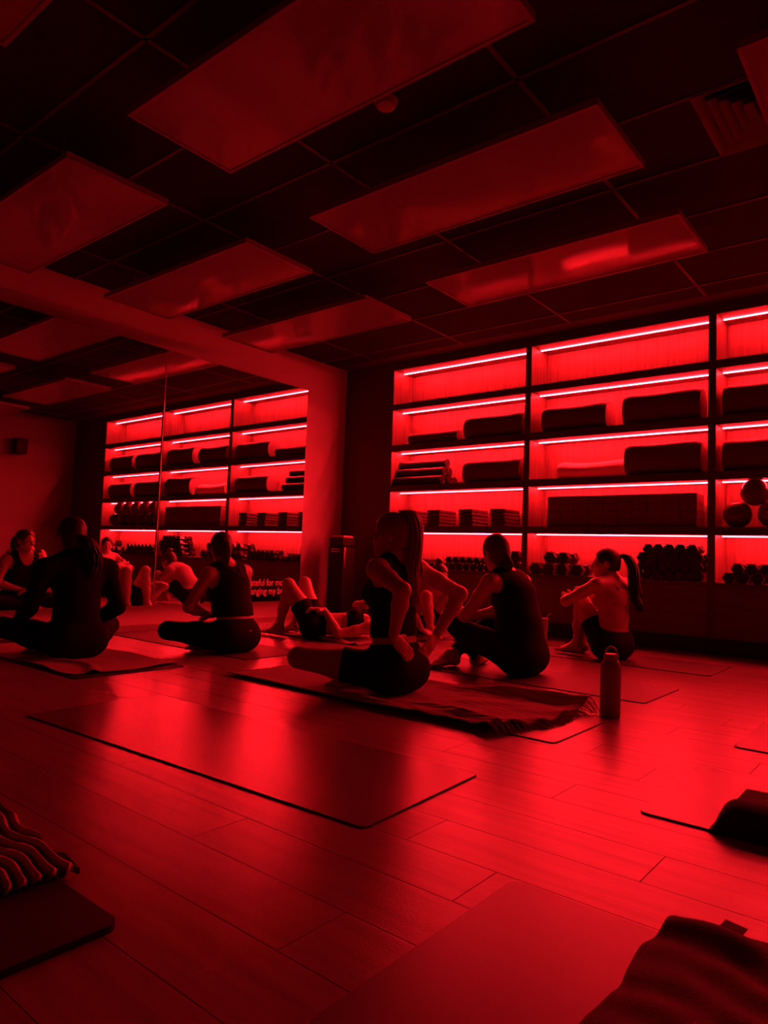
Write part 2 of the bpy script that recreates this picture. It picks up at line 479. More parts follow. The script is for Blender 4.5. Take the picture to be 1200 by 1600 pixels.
make_bolster(.93, 1.60, 1, .17, .12, .075, bd, be, 'flat dark bolster at the left end of the second shelf, above the rolled mats', .06)
make_bolster(1.70, 2.40, 1, .145, .125, .130, bd, be, 'dark bolster on the second shelf of the left bay, next to the flat one', .03)
make_bolster(2.61, 3.27, 1, .15, .13, .133, bd, be, 'dark bolster on the left of the middle bay, second shelf', .03)
make_bolster(3.42, 4.10, 1, .15, .13, .148, bd, be, 'plump dark bolster on the right of the middle bay, second shelf', .02)
make_bolster(4.27, 5.00, 1, .15, .13, .142, bd, be, 'dark bolster on the left of the right bay, second shelf', .03)
make_bolster(5.10, 5.80, 1, .15, .13, .142, bd, be, 'dark bolster on the right of the right bay, second shelf', .03)
make_bolster(1.70, 2.38, 2, .145, .125, .125, bd, be, 'dark bolster beside the rolled mats on the third shelf', .02)
make_bolster(2.74, 3.42, 2, .246, .12, .095, bl, bl, 'pale sagging bolster on the third shelf of the middle bay', .12)
make_bolster(3.445, 4.11, 2, .145, .13, .150, bd, be, 'large dark bolster on the third shelf beside the pale bolster', .02)
make_bolster(4.27, 5.00, 2, .15, .13, .142, bd, be, 'dark bolster on the left of the right bay, third shelf', .03)
make_bolster(5.10, 5.80, 2, .15, .13, .140, bd, be, 'dark bolster on the right of the right bay, third shelf', .03)

# rolled mats: spiral ends
def roll_meshes(R=.052, L_=.66):
    turns = 4.2; n = 96; t0 = .010
    outer = [(R*math.cos(2*math.pi*k/28), R*math.sin(2*math.pi*k/28)) for k in range(28)]
    mb = MB(); V = []; F = []
    for x in (-L_/2, L_/2):
        V += [(x, a, b) for a, b in outer]
    for k in range(28): k2 = (k+1) % 28; F.append((k, k2, 28+k2, 28+k))
    F.append(tuple(reversed(range(28)))); F.append(tuple(range(28, 56)))
    body = smooth_by_angle(mb.add(V, F).mesh('roll', 'roll_mat'), 50)
    pts = []
    for k in range(n):
        th = 2*math.pi*turns*k/n; r = t0+(R-.004-t0)*k/n; pts.append((L_/2+.001, r*math.cos(th), r*math.sin(th)))
    return body, MB().tube(pts, .0022, 4).mesh('spiral_edge', 'foam_board')
rb, rs = roll_meshes()
def place_roll(x, y, z, label):
    r = empty('rolled_mat', (x, y, z)); tag(r, label, 'rolled mat', 'rolled mats in the left bay')
    link('roll', rb, r); link('spiral_edge', rs, r); r.rotation_euler = (random.uniform(0, 6), 0, 0)
pos = [(.09, .053), (.205, .053), (.312, .053), (.145, .152), (.258, .152), (.20, .250)]
posn = ['front of the bottom layer', 'middle of the bottom layer', 'back of the bottom layer', 'front of the second layer', 'back of the second layer', 'top of the pile']
for (yy, zz), n_ in zip(pos, posn):
    place_roll(1.09+random.uniform(-.03, .03), yy, Z[2]+zz, 'black rolled mat on the third shelf, ' + n_)

# stacks of thin foam boards
bme = MB().box(-.085, .085, -.165, .165, 0, .034).mesh('foam_board', 'foam_board', bevel=.008, seg=2); smooth_by_angle(bme, 50)
ords = ['bottom', 'second', 'middle', 'fourth', 'top']
stk = ['leftmost', 'second', 'third', 'rightmost']
for i, x in enumerate((.95, 1.345, 1.765, 2.15)):
    for k in range(5):
        o = link('foam_board', bme); o.location = (x+random.uniform(-.006, .006), .185+random.uniform(-.008, .004), Z[3]+.0005+k*.0375)
        o.rotation_euler = (random.uniform(-.003, .003), random.uniform(-.006, .006), random.uniform(-.02, .02))
        tag(o, 'dark foam board, %s board in the %s stack of the left bay' % (ords[k], stk[i]), 'foam board', 'stacked foam boards')

# wall of exercise blocks
blk = MB().box(-.0685, .0685, -.115, .115, 0, .0735).mesh('exercise_block', 'block', bevel=.005, seg=2)
bo = ['bottom', 'second', 'third', 'top']
cn = ['first', 'second', 'third', 'fourth', 'fifth', 'sixth', 'seventh', 'eighth', 'ninth', 'tenth']
for c in range(10):
    for k in range(4):
        o = link('exercise_block', blk)
        o.location = (2.76+.1385*c+random.uniform(-.0005, .0005), .165+random.uniform(-.004, .004), Z[3]+.0005+k*.0742)
        tag(o, 'foam exercise block in the middle bay, %s column from the left, %s layer' % (cn[c], bo[k]), 'exercise block', 'stacked exercise blocks')

# exercise balls
def uv_sphere(R, nu=32, nv=18):
    V = []; F = []
    for j in range(1, nv):
        ph = math.pi*j/nv
        for k in range(nu):
            th = 2*math.pi*k/nu; V.append((R*math.sin(ph)*math.cos(th), R*math.sin(ph)*math.sin(th), R*math.cos(ph)))
    V += [(0, 0, R), (0, 0, -R)]; T, B = len(V)-2, len(V)-1
    for j in range(nv-2):
        for k in range(nu):
            k2 = (k+1) % nu; F.append((j*nu+k, (j+1)*nu+k, (j+1)*nu+k2, j*nu+k2))
    for k in range(nu):
        k2 = (k+1) % nu; F.append((T, k, k2)); F.append((B, (nv-2)*nu+k2, (nv-2)*nu+k))
    return V, F
BR = .112
V, F = uv_sphere(BR); ball_me = MB().add(V, F).mesh('skin', 'ball', smooth=True)
plug_me = MB().lathe([(.006, -.002), (.006, .003)], 10).mesh('valve_plug', 'white_plastic')
def ball(x, y, z, label):
    r = empty('exercise_ball', (x, y, z)); tag(r, label, 'ball', 'exercise balls in the right bay')
    link('skin', ball_me, r); pl = link('valve_plug', plug_me, r); pl.location = (0, 0, BR-.001)
    r.rotation_euler = (random.uniform(1, 5), random.uniform(0, 3), random.uniform(0, 6))
oc = ['first', 'second', 'third', 'fourth', 'fifth', 'sixth']
for k in range(6): ball(4.372+.262*k, .15, Z[3]+BR+.0005, 'dark glossy ball in the lower row of the right bay, %s from the left' % oc[k])
for k in range(5): ball(4.372+.262*(k+.5), .15, Z[3]+BR+math.sqrt(4*BR*BR-.131**2)+.001, 'dark glossy ball in the upper row of the right bay, %s from the left' % oc[k])

# dumbbells
def dumbbell_meshes(R, hl, handle_len, hr):
    def head():
        mb = MB(); V = []; F = []; n = 6
        for (y, s) in ((-hl/2, .80), (-hl/2+.12*hl, 1.0), (hl/2-.12*hl, 1.0), (hl/2, .80)):
            for k in range(n):
                th = 2*math.pi*k/n; V.append((s*R*math.cos(th), y, s*R*math.sin(th)))
        for i in range(3):
            for k in range(n): k2 = (k+1) % n; F.append((i*n+k, i*n+k2, (i+1)*n+k2, (i+1)*n+k))
        F.append(tuple(range(n))); F.append(tuple(reversed([3*n+k for k in range(n)])))
        return mb.add(V, F).mesh('weight_head', 'iron')
    hd = head()
    h_ = smooth_by_angle(MB().tube([(0, -handle_len/2, 0), (0, -handle_len*.3, 0), (0, 0, 0), (0, handle_len*.3, 0), (0, handle_len/2, 0)], [hr*.85, hr, hr*1.15, hr, hr*.85], 10).mesh('handle', 'chrome'), 50)
    return hd, h_, hl, handle_len
DB_L = dumbbell_meshes(.062, .085, .115, .016)
DB_M = dumbbell_meshes(.050, .070, .11, .014)
DB_S = dumbbell_meshes(.040, .058, .10, .012)
def dumbbell(kind, x, y, z, label, group, rx=0, ry=0, rz=0):
    hd, h_, hl, ln = kind
    r = empty('dumbbell', (x, y, z)); tag(r, label, 'dumbbell', group); r.rotation_euler = (rx, ry, rz)
    for s in (-1, 1):
        o = link('weight_head', hd, r); o.location = (0, s*(ln/2+hl/2-.004), 0)
    link('handle', h_, r)
ap = math.cos(math.pi/6)
# heap in the middle bay
n_row = [7, 6, 6, 5]; zz = Z[4]
for k in range(4):
    for i in range(n_row[k]):
        x = 3.575 + .0925*i + (.046 if k % 2 else 0) + (.05 if k == 2 else 0) + (.05 if k == 3 else 0)
        if x > 4.11: continue
        dumbbell(DB_M, x, .14+random.uniform(-.015, .01), Z[4]+.050*ap+.0005+k*.075,
                 'black hex dumbbell, %s layer of the middle-bay heap, %s from left' % (['bottom', 'second', 'third', 'top'][k], cn[i]), 'dumbbells heaped in the middle bay')
# big ones at the left of the middle bay
for (x, z, n_) in ((2.585, 0, 'leftmost, on the board'), (2.725, 0, 'second from the left, on the board'), (2.865, 0, 'third from the left, on the board'), (3.02, 0, 'fourth from the left, on the board'),
                   (2.735, 1, 'left one of the pair on top'), (2.875, 1, 'right one of the pair on top')):
    dumbbell(DB_L, x, .15, Z[4]+.062*ap+.0005+z*.1085, 'large black dumbbell, left of middle bay, ' + n_, 'large dumbbells in the middle bay')
# left bay: small ones, low row then a double layer, bigger at the right end
for i in range(13):
    dumbbell(DB_S, .98+.0875*i, .14, Z[4]+.040*ap+.0005, 'small black dumbbell, lower layer of left bay, %s from left' % (cn+['eleventh', 'twelfth', 'thirteenth'])[i], 'small dumbbells in the left bay')
for i in range(6):
    dumbbell(DB_S, 1.55+.0875*i, .14, Z[4]+.040*ap*3+.002, 'small black dumbbell, upper layer of left bay, %s from left' % cn[i], 'small dumbbells in the left bay')
for (x, z, n_) in ((2.21, 0, 'lower left'), (2.35, 0, 'lower right'), (2.215, 1, 'upper left'), (2.355, 1, 'upper right')):
    dumbbell(DB_L, x, .15, Z[4]+.062*ap+.0005+z*.1085, 'large black hex dumbbell at the right end of the left bay, ' + n_, 'large dumbbells in the left bay')
# right bay: two layers
for i in range(9):
    dumbbell(DB_M, 4.335+.105*i, .13, Z[4]+.050*ap+.0005, 'black hex dumbbell in the lower row of the right bay, %s from the left' % cn[i], 'dumbbells in the right bay')
for i in range(7):
    dumbbell(DB_M, 4.40+.105*i, .13, Z[4]+.050*ap+.0005+.0768, 'black hex dumbbell in the upper row of the right bay, %s from the left' % cn[i], 'dumbbells in the right bay')
for (x, z, n_) in ((5.40, 0, 'left'), (5.55, 0, 'middle'), (5.72, 0, 'right'), (5.78, 1, 'upper')):
    xx = 5.725 if z else x
    dumbbell(DB_L, xx, .15, Z[4]+.062*ap+.0005+z*.1085, 'large black dumbbell at the far right end of the shelves, %s one' % n_, 'large dumbbells in the right bay')
# thin flat plates at the far left of the left bay
pl_me = MB().box(-.12, .12, -.12, .12, 0, .016).mesh('slide_plate', 'foam_board', bevel=.005, seg=2)
for k in range(2):
    o = link('slide_plate', pl_me); o.location = (1.10+.02*k, .15, Z[4]+.0705+.001+k*.0175)
    tag(o, '%s flat plate lying on the small dumbbells at the left' % ('lower' if k == 0 else 'upper'), 'plate', 'flat plates on the dumbbells')

# ------------------------------------------------------------------ mats
def rounded_slab(w, d, t, r=.025, n=5):
    out = []
    for cx_, cy_, a0 in ((w/2-r, d/2-r, 0), (-w/2+r, d/2-r, 90), (-w/2+r, -d/2+r, 180), (w/2-r, -d/2+r, 270)):
        for k in range(n+1):
            a = math.radians(a0+90*k/n); out.append((cx_+r*math.cos(a), cy_+r*math.sin(a)))
    m_ = len(out); V = [(x, y, 0) for x, y in out]+[(x, y, t) for x, y in out]
    F = [tuple(reversed(range(m_))), tuple(range(m_, 2*m_))]
    F += [(k, (k+1) % m_, m_+(k+1) % m_, m_+k) for k in range(m_)]
    return V, F
def make_mat(x0, x1, y0, y1, m, label, rz=0, group='exercise mats on the floor', t=.005):
    r = empty('exercise_mat', ((x0+x1)/2, (y0+y1)/2, 0), rz); tag(r, label, 'exercise mat', group)
    V, F = rounded_slab(x1-x0, y1-y0, .0018); MB().add([(a, b, c+.0003) for a, b, c in V], F).obj('base_layer', 'mat_edge', r)
    V, F = rounded_slab(x1-x0, y1-y0, t-.002); MB().add([(a, b, c+.0022) for a, b, c in V], F).obj('top_layer', m, r)
    return r
g = 'mat_grey'
make_mat(2.78, 4.55, -4.85, -4.235, g, 'empty dark-edged mat alone in the foreground', .045)
make_mat(2.76, 4.54, -3.64, -3.05, g, 'mat under the fringed blanket of the ponytailed woman in the centre')
make_mat(2.75, 4.525, -2.55, -1.95, 'mat_dark', 'mat under the woman in the long black tank top')
make_mat(2.75, 4.52, -1.285, -.66, 'mat_dark', 'mat closest to the shelves, under the woman hugging her knees')
make_mat(.42, 2.17, -4.36, -3.68, 'mat_black', 'black mat under the woman in long black sleeves at far left')
make_mat(.42, 2.19, -3.23, -2.66, 'mat_dark', 'mat under the woman seated second from the left')
make_mat(.42, 2.15, -2.10, -1.48, g, 'mat under the woman lying on her back')
make_mat(.42, 2.25, -1.0, -.40, g, 'mat in the far corner below the mirror wall')
make_mat(5.07, 6.82, -3.14, -2.55, g, 'mat cut by the right edge, behind the one with the black towel')
make_mat(5.045, 6.82, -4.16, -3.56, g, 'mat at the right edge carrying the thick black towel')
make_mat(4.99, 6.75, -5.45, -4.80, 'mat_front', 'large mat in the front right corner under the dark towel')
make_mat(2.76, 4.545, -6.10, -5.485, 'mat_black', 'black mat at the bottom left corner under the ribbed towel', t=.014)

# ------------------------------------------------------------------ towels
def vnoise(x, y, seed):
    r = np.random.default_rng(seed); out = np.zeros_like(x)
    for k in range(7):
        a, b, c, f_ = r.uniform(-1, 1), r.uniform(-1, 1), r.uniform(0, 6.28), 1.0+.55*k
        n_ = math.hypot(a, b); out += np.sin((a*x+b*y)/n_*f_+c)/f_**.8
    return out/2.6
def cloth(name, xs_, ys_, fz, m, label=None, cat='towel', warp=None, parent=None, thick=.004, loc=(0, 0, 0), attr=None):
    X, Y = np.meshgrid(xs_, ys_, indexing='ij')
    Zc = fz(X, Y); av = attr(X, Y).ravel() if attr else None
    if warp: X, Y = warp(X, Y)
    n, k = X.shape
    V = np.stack([X-loc[0], Y-loc[1], Zc-loc[2]], -1).reshape(-1, 3)
    i = np.arange(n*k).reshape(n, k)
    F = np.stack([i[:-1, :-1], i[1:, :-1], i[1:, 1:], i[:-1, 1:]], -1).reshape(-1, 4)
    # underside and rim
    n0 = len(V); Vb = V.copy(); Vb[:, 2] = np.maximum(Vb[:, 2]-thick, .0)
    rim = np.concatenate([i[0, :], i[1:, -1], i[-1, -2::-1], i[-2:0:-1, 0]])
    Fr = np.stack([rim, rim+n0, np.roll(rim, -1)+n0, np.roll(rim, -1)], -1)
    me = mesh_from(name, np.vstack([V, Vb]), np.vstack([F, F[:, ::-1]+n0, Fr]), m, smooth=True)
    bm = bmesh.new(); bm.from_mesh(me); bmesh.ops.recalc_face_normals(bm, faces=bm.faces); bm.to_mesh(me); bm.free()
    if av is not None:
        at_ = me.attributes.new('yarn', 'FLOAT', 'POINT'); at_.data.foreach_set('value', np.concatenate([av, av]).astype(np.float32))
    o = link(name, me, parent); o.location = loc
    if label: tag(o, label, cat)
    return o
def bumpf(x, c, w): return np.exp(-((x-c)/w)**2)

# fringed blanket under the centre woman
def fz_c(X, Y):
    z = .0105 + .0016*np.sin(Y*2*np.pi/.020) + .004*(1+vnoise(X*9, Y*9, 3))*.5
    right = np.clip((X-3.62)/.25, 0, 1)
    front = np.clip((-3.42-Y)/.12, 0, 1)
    fold = np.clip((X-3.05)/.35, 0, 1)
    z += fold*(.026*bumpf(Y, -3.615+.022*np.sin(X*6.5), .030)*(.75+.35*np.sin(X*9+1)) + .018*bumpf(Y, -3.525+.03*np.sin(X*5+2), .022)*np.clip((X-3.5)/.3, 0, 1)*(.7+.3*np.sin(X*13)))
    z += right*front*.007*(1+vnoise(X*14, Y*14, 5))
    z += right*(.007*(1+vnoise(X*12, Y*20, 6)))
    z += .036*bumpf(Y, -2.97+.10*(X-4.2), .035)*np.clip((X-3.55)/.35, 0, 1)
    z += .012*bumpf(Y, -2.975, .03) + .008*bumpf(Y, -3.67, .03)
    z += .010*right*bumpf(X, 4.36, .07)*(1+np.sin(Y*26+3*np.sin(Y*9)))
    z -= .004*(1-np.clip(((X-3.4)/.3)**2+((Y+3.36)/.3)**2, 0, 1))
    return z
def warp_c(X, Y):
    t = np.clip((X-3.3)/1.1, 0, 1)
    Xn = X + .030*np.sin(Y*11+1)*t + .05*t*np.clip((Y+3.35)/.3, -1, 1)
    Yn = Y + .02*np.sin(X*8)*t - .03*t*np.clip((-3.3-Y)/.3, 0, 1) + .035*np.sin(X*2.6+.7)*(1-t)*.4
    return Xn, Yn
bk = empty('fringed_blanket', (3.5, -3.35, 0)); tag(bk, 'ribbed fringed blanket rumpled over the mat of the ponytailed woman', 'blanket')
cloth('blanket_sheet', np.linspace(2.56, 4.36, 190), np.linspace(-3.68, -2.96, 150), fz_c, 'towel_rib', warp=warp_c, parent=bk, loc=(0, 0, 0)).matrix_parent_inverse = Matrix.Translation((-3.5, 3.35, 0))
fr = MB()
for k in range(110):
    y_ = -3.68+.72*(k+random.uniform(-.3, .3))/109
    for (xe, sg) in ((4.36, 1), (2.56, -1)):
        if sg < 0 and k % 2: continue
        X0, Y0 = warp_c(np.array([xe]), np.array([y_])); z0 = float(fz_c(np.array([xe]), np.array([y_]))[0]); x0, y0 = float(X0[0]), float(Y0[0])
        l_ = random.uniform(.035, .06) if sg > 0 else random.uniform(.015, .025); dy = random.uniform(-.02, .02)
        fr.tube([(x0-.004*sg, y0, z0-.001), (x0+sg*l_*.45, y0+dy*.5, max(z0*.7, .012)), (x0+sg*l_, y0+dy, .0075 if x0 < 4.50 else .004)], [.0024, .0022, .0014], 4)
f_o = fr.obj('fringe', 'towel_rib', bk); f_o.matrix_parent_inverse = Matrix.Translation((-3.5, 3.35, 0)); f_o['kind'] = 'stuff'

# towel under the far-left woman
cloth('towel', np.linspace(.62, 2.10, 110), np.linspace(-4.33, -3.66, 70),
      lambda X, Y: .0075 + .006*(1+vnoise(X*8, Y*10, 21))*np.clip((X-1.45)/.3, 0, 1) + .020*bumpf(Y+.10*np.sin(X*6), -4.22, .03)*np.clip((X-1.35)/.3, 0, 1) + .004*bumpf(X, 2.08, .04),
      'towel_light', 'pale towel creased on the black mat at far left', warp=lambda X, Y: (X+.03*np.sin(Y*9), Y+.015*np.sin(X*9)), loc=(1.3, -4.0, 0))
# towel under the lying woman
cloth('towel', np.linspace(.70, 2.12, 100), np.linspace(-2.085, -1.55, 50),
      lambda X, Y: .0075 + .004*(1+vnoise(X*9, Y*9, 31)) + .022*bumpf(Y+.03*np.sin(X*9), -2.07, .022)*np.clip((X-1.55)/.2, 0, 1)*(.6+.4*np.sin(X*30)),
      'towel_light', 'pale towel rumpled along its edge under the lying woman', warp=lambda X, Y: (X+.02*np.sin(Y*9), Y+.012*np.sin(X*8)), loc=(1.4, -1.8, 0))
# ribbed towel bottom left
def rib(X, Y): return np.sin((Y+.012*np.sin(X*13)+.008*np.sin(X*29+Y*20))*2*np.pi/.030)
def fz_s(X, Y):
    s = rib(X, Y)
    return .030 + .0075*s + .006*np.clip((X-4.15)/.15, 0, 1)*0 + .003*vnoise(X*12, Y*12, 41)
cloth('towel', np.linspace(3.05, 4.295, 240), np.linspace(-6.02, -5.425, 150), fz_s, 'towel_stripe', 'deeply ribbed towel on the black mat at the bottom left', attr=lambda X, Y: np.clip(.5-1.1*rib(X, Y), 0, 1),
      warp=lambda X, Y: (X+.006*np.sin(Y*2*np.pi/.030), Y+.012*np.sin(X*7)), thick=.014, loc=(3.7, -5.7, 0))
# black towel on the right mat: thick folded front edge falling away behind
def fz_k(X, Y):
    t = np.clip((Y+4.16)/.42, 0, 1)
    body = .078*np.sqrt(np.clip(1-((Y+4.085)/.085)**2, 0, 1))*(Y < -4.085) + (.078*(1-.55*np.clip((Y+4.085)/.36, 0, 1)))*(Y >= -4.085)
    e = np.clip((X-(5.245+.30*np.clip((Y+4.085)/.36, 0, 1)))/.05, 0, 1); e = np.sqrt(np.clip(1-(1-e)**2, 0, 1))
    return .0065 + body*e*(1+.10*vnoise(X*9, Y*9, 51))
def warp_k(X, Y):
    return X, Y
cloth('towel', np.linspace(5.235, 6.1, 110), np.linspace(-4.17, -3.70, 80), fz_k, 'towel_black', 'thick folded black towel at the right edge', warp=warp_k, thick=.09, loc=(5.6, -4.0, 0))
# dark towel in the front right corner
dk = empty('dark_towel', (5.8, -5.1, 0)); tag(dk, 'dark creased towel with a tag in the bottom right corner', 'towel')
def fz_d(X, Y):
    fold = np.sin((Y+.10*X+.03*np.sin(X*9)+.012*np.sin(X*23))*2*np.pi/.092)
    z = .022 + .0055*fold*(.6+.4*np.sin(X*6+Y*4)) + .007*vnoise(X*7, Y*11, 61)+.003*vnoise(X*20, Y*26, 62)
    z += .020*bumpf(Y, -4.795, .05)*bumpf(X, 5.40, .16) + .03*bumpf(X, 5.60, .07)*bumpf(Y, -5.06, .10)
    return np.maximum(z, .008)
o = cloth('towel_sheet', np.linspace(5.315, 6.4, 190), np.linspace(-5.50, -4.765, 130), fz_d, 'towel_dark', warp=lambda X, Y: (X+.006*np.sin(Y*22), Y+.02*np.sin(X*7+1)*np.clip((Y+5.0)/.2, 0, 1)), parent=dk, thick=.02)
o.matrix_parent_inverse = Matrix.Translation((-5.8, 5.1, 0))
t_o = MB().box(-.021, .021, 0, .050, 0, .0015).obj('care_tag', 'tag', dk); t_o.location = (-.385, .325, .022); t_o.rotation_euler = (.25, .0, -.25)

# ------------------------------------------------------------------ bottle, tumblers
bt = empty('water_bottle', (4.505, -2.975, .0)); tag(bt, 'tall insulated water bottle with loop handle on the floor', 'bottle')
me = MB().lathe([(.043, .001), (.047, .006), (.047, .215), (.046, .232), (.040, .252), (.032, .262)], 32).mesh('body', 'bottle'); link('body', smooth_by_angle(me), bt)
me = MB().lathe([(.0335, .2625), (.0335, .285), (.030, .290)], 32).mesh('cap', 'bottle_cap'); link('cap', smooth_by_angle(me), bt)
hp = []
for k in range(21):
    a = math.pi*k/20; hp.append((.029*math.cos(a)*CR[0], .029*math.cos(a)*CR[1], .286+.036*math.sin(a)))
link('loop_handle', MB().tube(hp, .0042, 8).mesh('loop_handle', 'bottle_cap', smooth=True), bt)
def tumbler(loc, h, r, lidm, label, straw=True):
    t = empty('tumbler', loc); tag(t, label, 'tumbler')
    me = MB().lathe([(r*.72, .001), (r*.76, .004), (r*.95, h*.9), (r*.95, h*.93)], 24).mesh('cup', 'tumbler'); link('cup', smooth_by_angle(me), t)
    me = MB().lathe([(r, h*.931), (r, h*.985), (r*.9, h)], 24).mesh('lid', lidm); link('lid', smooth_by_angle(me), t)
    if straw: link('straw', MB().tube([(r*.3, .2*r, h*1.001), (r*.9, .3*r, h*1.10), (r*1.5, .4*r, h*1.20)], .004, 8).mesh('straw', 'white_plastic', smooth=True), t)
tumbler((2.98, -.56, .0), .22, .037, 'white_plastic', 'pale tumbler with straw on the floor behind the woman in the black tank top')
tumbler((1.16, -1.40, .0), .16, .045, 'black_plastic', 'small cup with dark lid by the lying woman, seen in the mirror', straw=False)
# ------------------------------------------------------------------ people: smooth implicit bodies
def unit(v): v = np.asarray(v, float); return v/np.linalg.norm(v)
def smin(a, b, k):
    h = np.maximum(k-np.abs(a-b), 0)/k
    return np.minimum(a, b) - h*h*k*.25
class Field:
    def __init__(s, lo, hi, h):
        s.h = h; s.lo = np.asarray(lo, float)
        s.n = np.ceil((np.asarray(hi)-s.lo)/h).astype(int)+1
        s.ax = [(s.lo[d]+h*np.arange(s.n[d])).astype(np.float32) for d in range(3)]
        s.G = {}
    def grp(s, g):
        if g not in s.G: s.G[g] = np.full(tuple(s.n), .5, dtype=np.float32)
        return s.G[g]
    def sub(s, lo, hi):
        i0 = np.clip(np.floor((np.asarray(lo)-s.lo)/s.h).astype(int), 0, s.n); i1 = np.clip(np.ceil((np.asarray(hi)-s.lo)/s.h).astype(int)+1, 0, s.n)
        sl = tuple(slice(a, b) for a, b in zip(i0, i1))
        X = s.ax[0][sl[0]][:, None, None]; Y = s.ax[1][sl[1]][None, :, None]; Zz = s.ax[2][sl[2]][None, None, :]
        return sl, X, Y, Zz
    def put(s, g, sl, d, k):
        A = s.grp(g); A[sl] = smin(A[sl], d.astype(np.float32), k) if k > 0 else np.minimum(A[sl], d)
    def rc(s, g, a, b, ra, rb, k=.02):
        a = np.asarray(a, float); b = np.asarray(b, float); m = max(ra, rb)+.06
        sl, X, Y, Zz = s.sub(np.minimum(a, b)-m, np.maximum(a, b)+m)
        ab = b-a; L2 = max(float(ab@ab), 1e-9)
        t = np.clip(((X-a[0])*ab[0]+(Y-a[1])*ab[1]+(Zz-a[2])*ab[2])/L2, 0, 1)
        d = np.sqrt((X-a[0]-t*ab[0])**2+(Y-a[1]-t*ab[1])**2+(Zz-a[2]-t*ab[2])**2) - (ra+(rb-ra)*t)
        s.put(g, sl, d, k)
    def chain(s, g, pts, rad, k=.02):
        for i in range(len(pts)-1): s.rc(g, pts[i], pts[i+1], rad[i], rad[i+1], k)
    def ell_d(s, c, axes, r, X, Y, Zz):
        dx, dy, dz = X-c[0], Y-c[1], Zz-c[2]; q = []
        for a in axes: q.append(dx*a[0]+dy*a[1]+dz*a[2])
        k0 = np.sqrt((q[0]/r[0])**2+(q[1]/r[1])**2+(q[2]/r[2])**2)
        k1 = np.sqrt((q[0]/r[0]**2)**2+(q[1]/r[1]**2)**2+(q[2]/r[2]**2)**2)+1e-6
        return k0*(k0-1)/k1
    def ell(s, g, c, axes, r, k=.02, carve=False):
        c = np.asarray(c, float); m = max(r)+.06
        sl, X, Y, Zz = s.sub(c-m, c+m)
        d = s.ell_d(c, axes, r, X, Y, Zz)
        if carve:
            A = s.grp(g); A[sl] = -smin(-A[sl], d.astype(np.float32), k)
        else: s.put(g, sl, d, k)
    def seg(s, g, a, b, wa, wb, sa, sb, k=.03):
        """elliptical sweep; wa=(half width, half depth), sa=side vector"""
        a = np.asarray(a, float); b = np.asarray(b, float); m = max(*wa, *wb)+.06
        sl, X, Y, Zz = s.sub(np.minimum(a, b)-m, np.maximum(a, b)+m)
        ab = b-a; L_ = np.linalg.norm(ab); T = ab/L_
        dx, dy, dz = X-a[0], Y-a[1], Zz-a[2]
        l = dx*T[0]+dy*T[1]+dz*T[2]; t = np.clip(l/L_, 0, 1); lo = l-t*L_
        side = unit(np.asarray(sa, float)+np.asarray(sb, float)); side = unit(side-T*(side@T)); fw = np.cross(side, T)
        q = dx*side[0]+dy*side[1]+dz*side[2]; w = dx*fw[0]+dy*fw[1]+dz*fw[2]
        A = wa[0]+(wb[0]-wa[0])*t; B = wa[1]+(wb[1]-wa[1])*t; Cc = np.minimum(A, B)
        r = np.sqrt((q/A)**2+(w/B)**2+(lo/Cc)**2)
        s.put(g, sl, (r-1)*Cc, k)
    def half(s, p, n):
        n = unit(n); p = np.asarray(p, float)
        return ((s.ax[0][:, None, None]-p[0])*n[0]+(s.ax[1][None, :, None]-p[1])*n[1]+(s.ax[2][None, None, :]-p[2])*n[2]).astype(np.float32)
    def ball(s, c, axes, r):
        return s.ell_d(np.asarray(c, float), axes, r, s.ax[0][:, None, None], s.ax[1][None, :, None], s.ax[2][None, None, :]).astype(np.float32)
    def union(s, groups, k=.025):
        out = None
        for g in groups:
            if g not in s.G: continue
            out = s.G[g].copy() if out is None else smin(out, s.G[g], k)
        return out
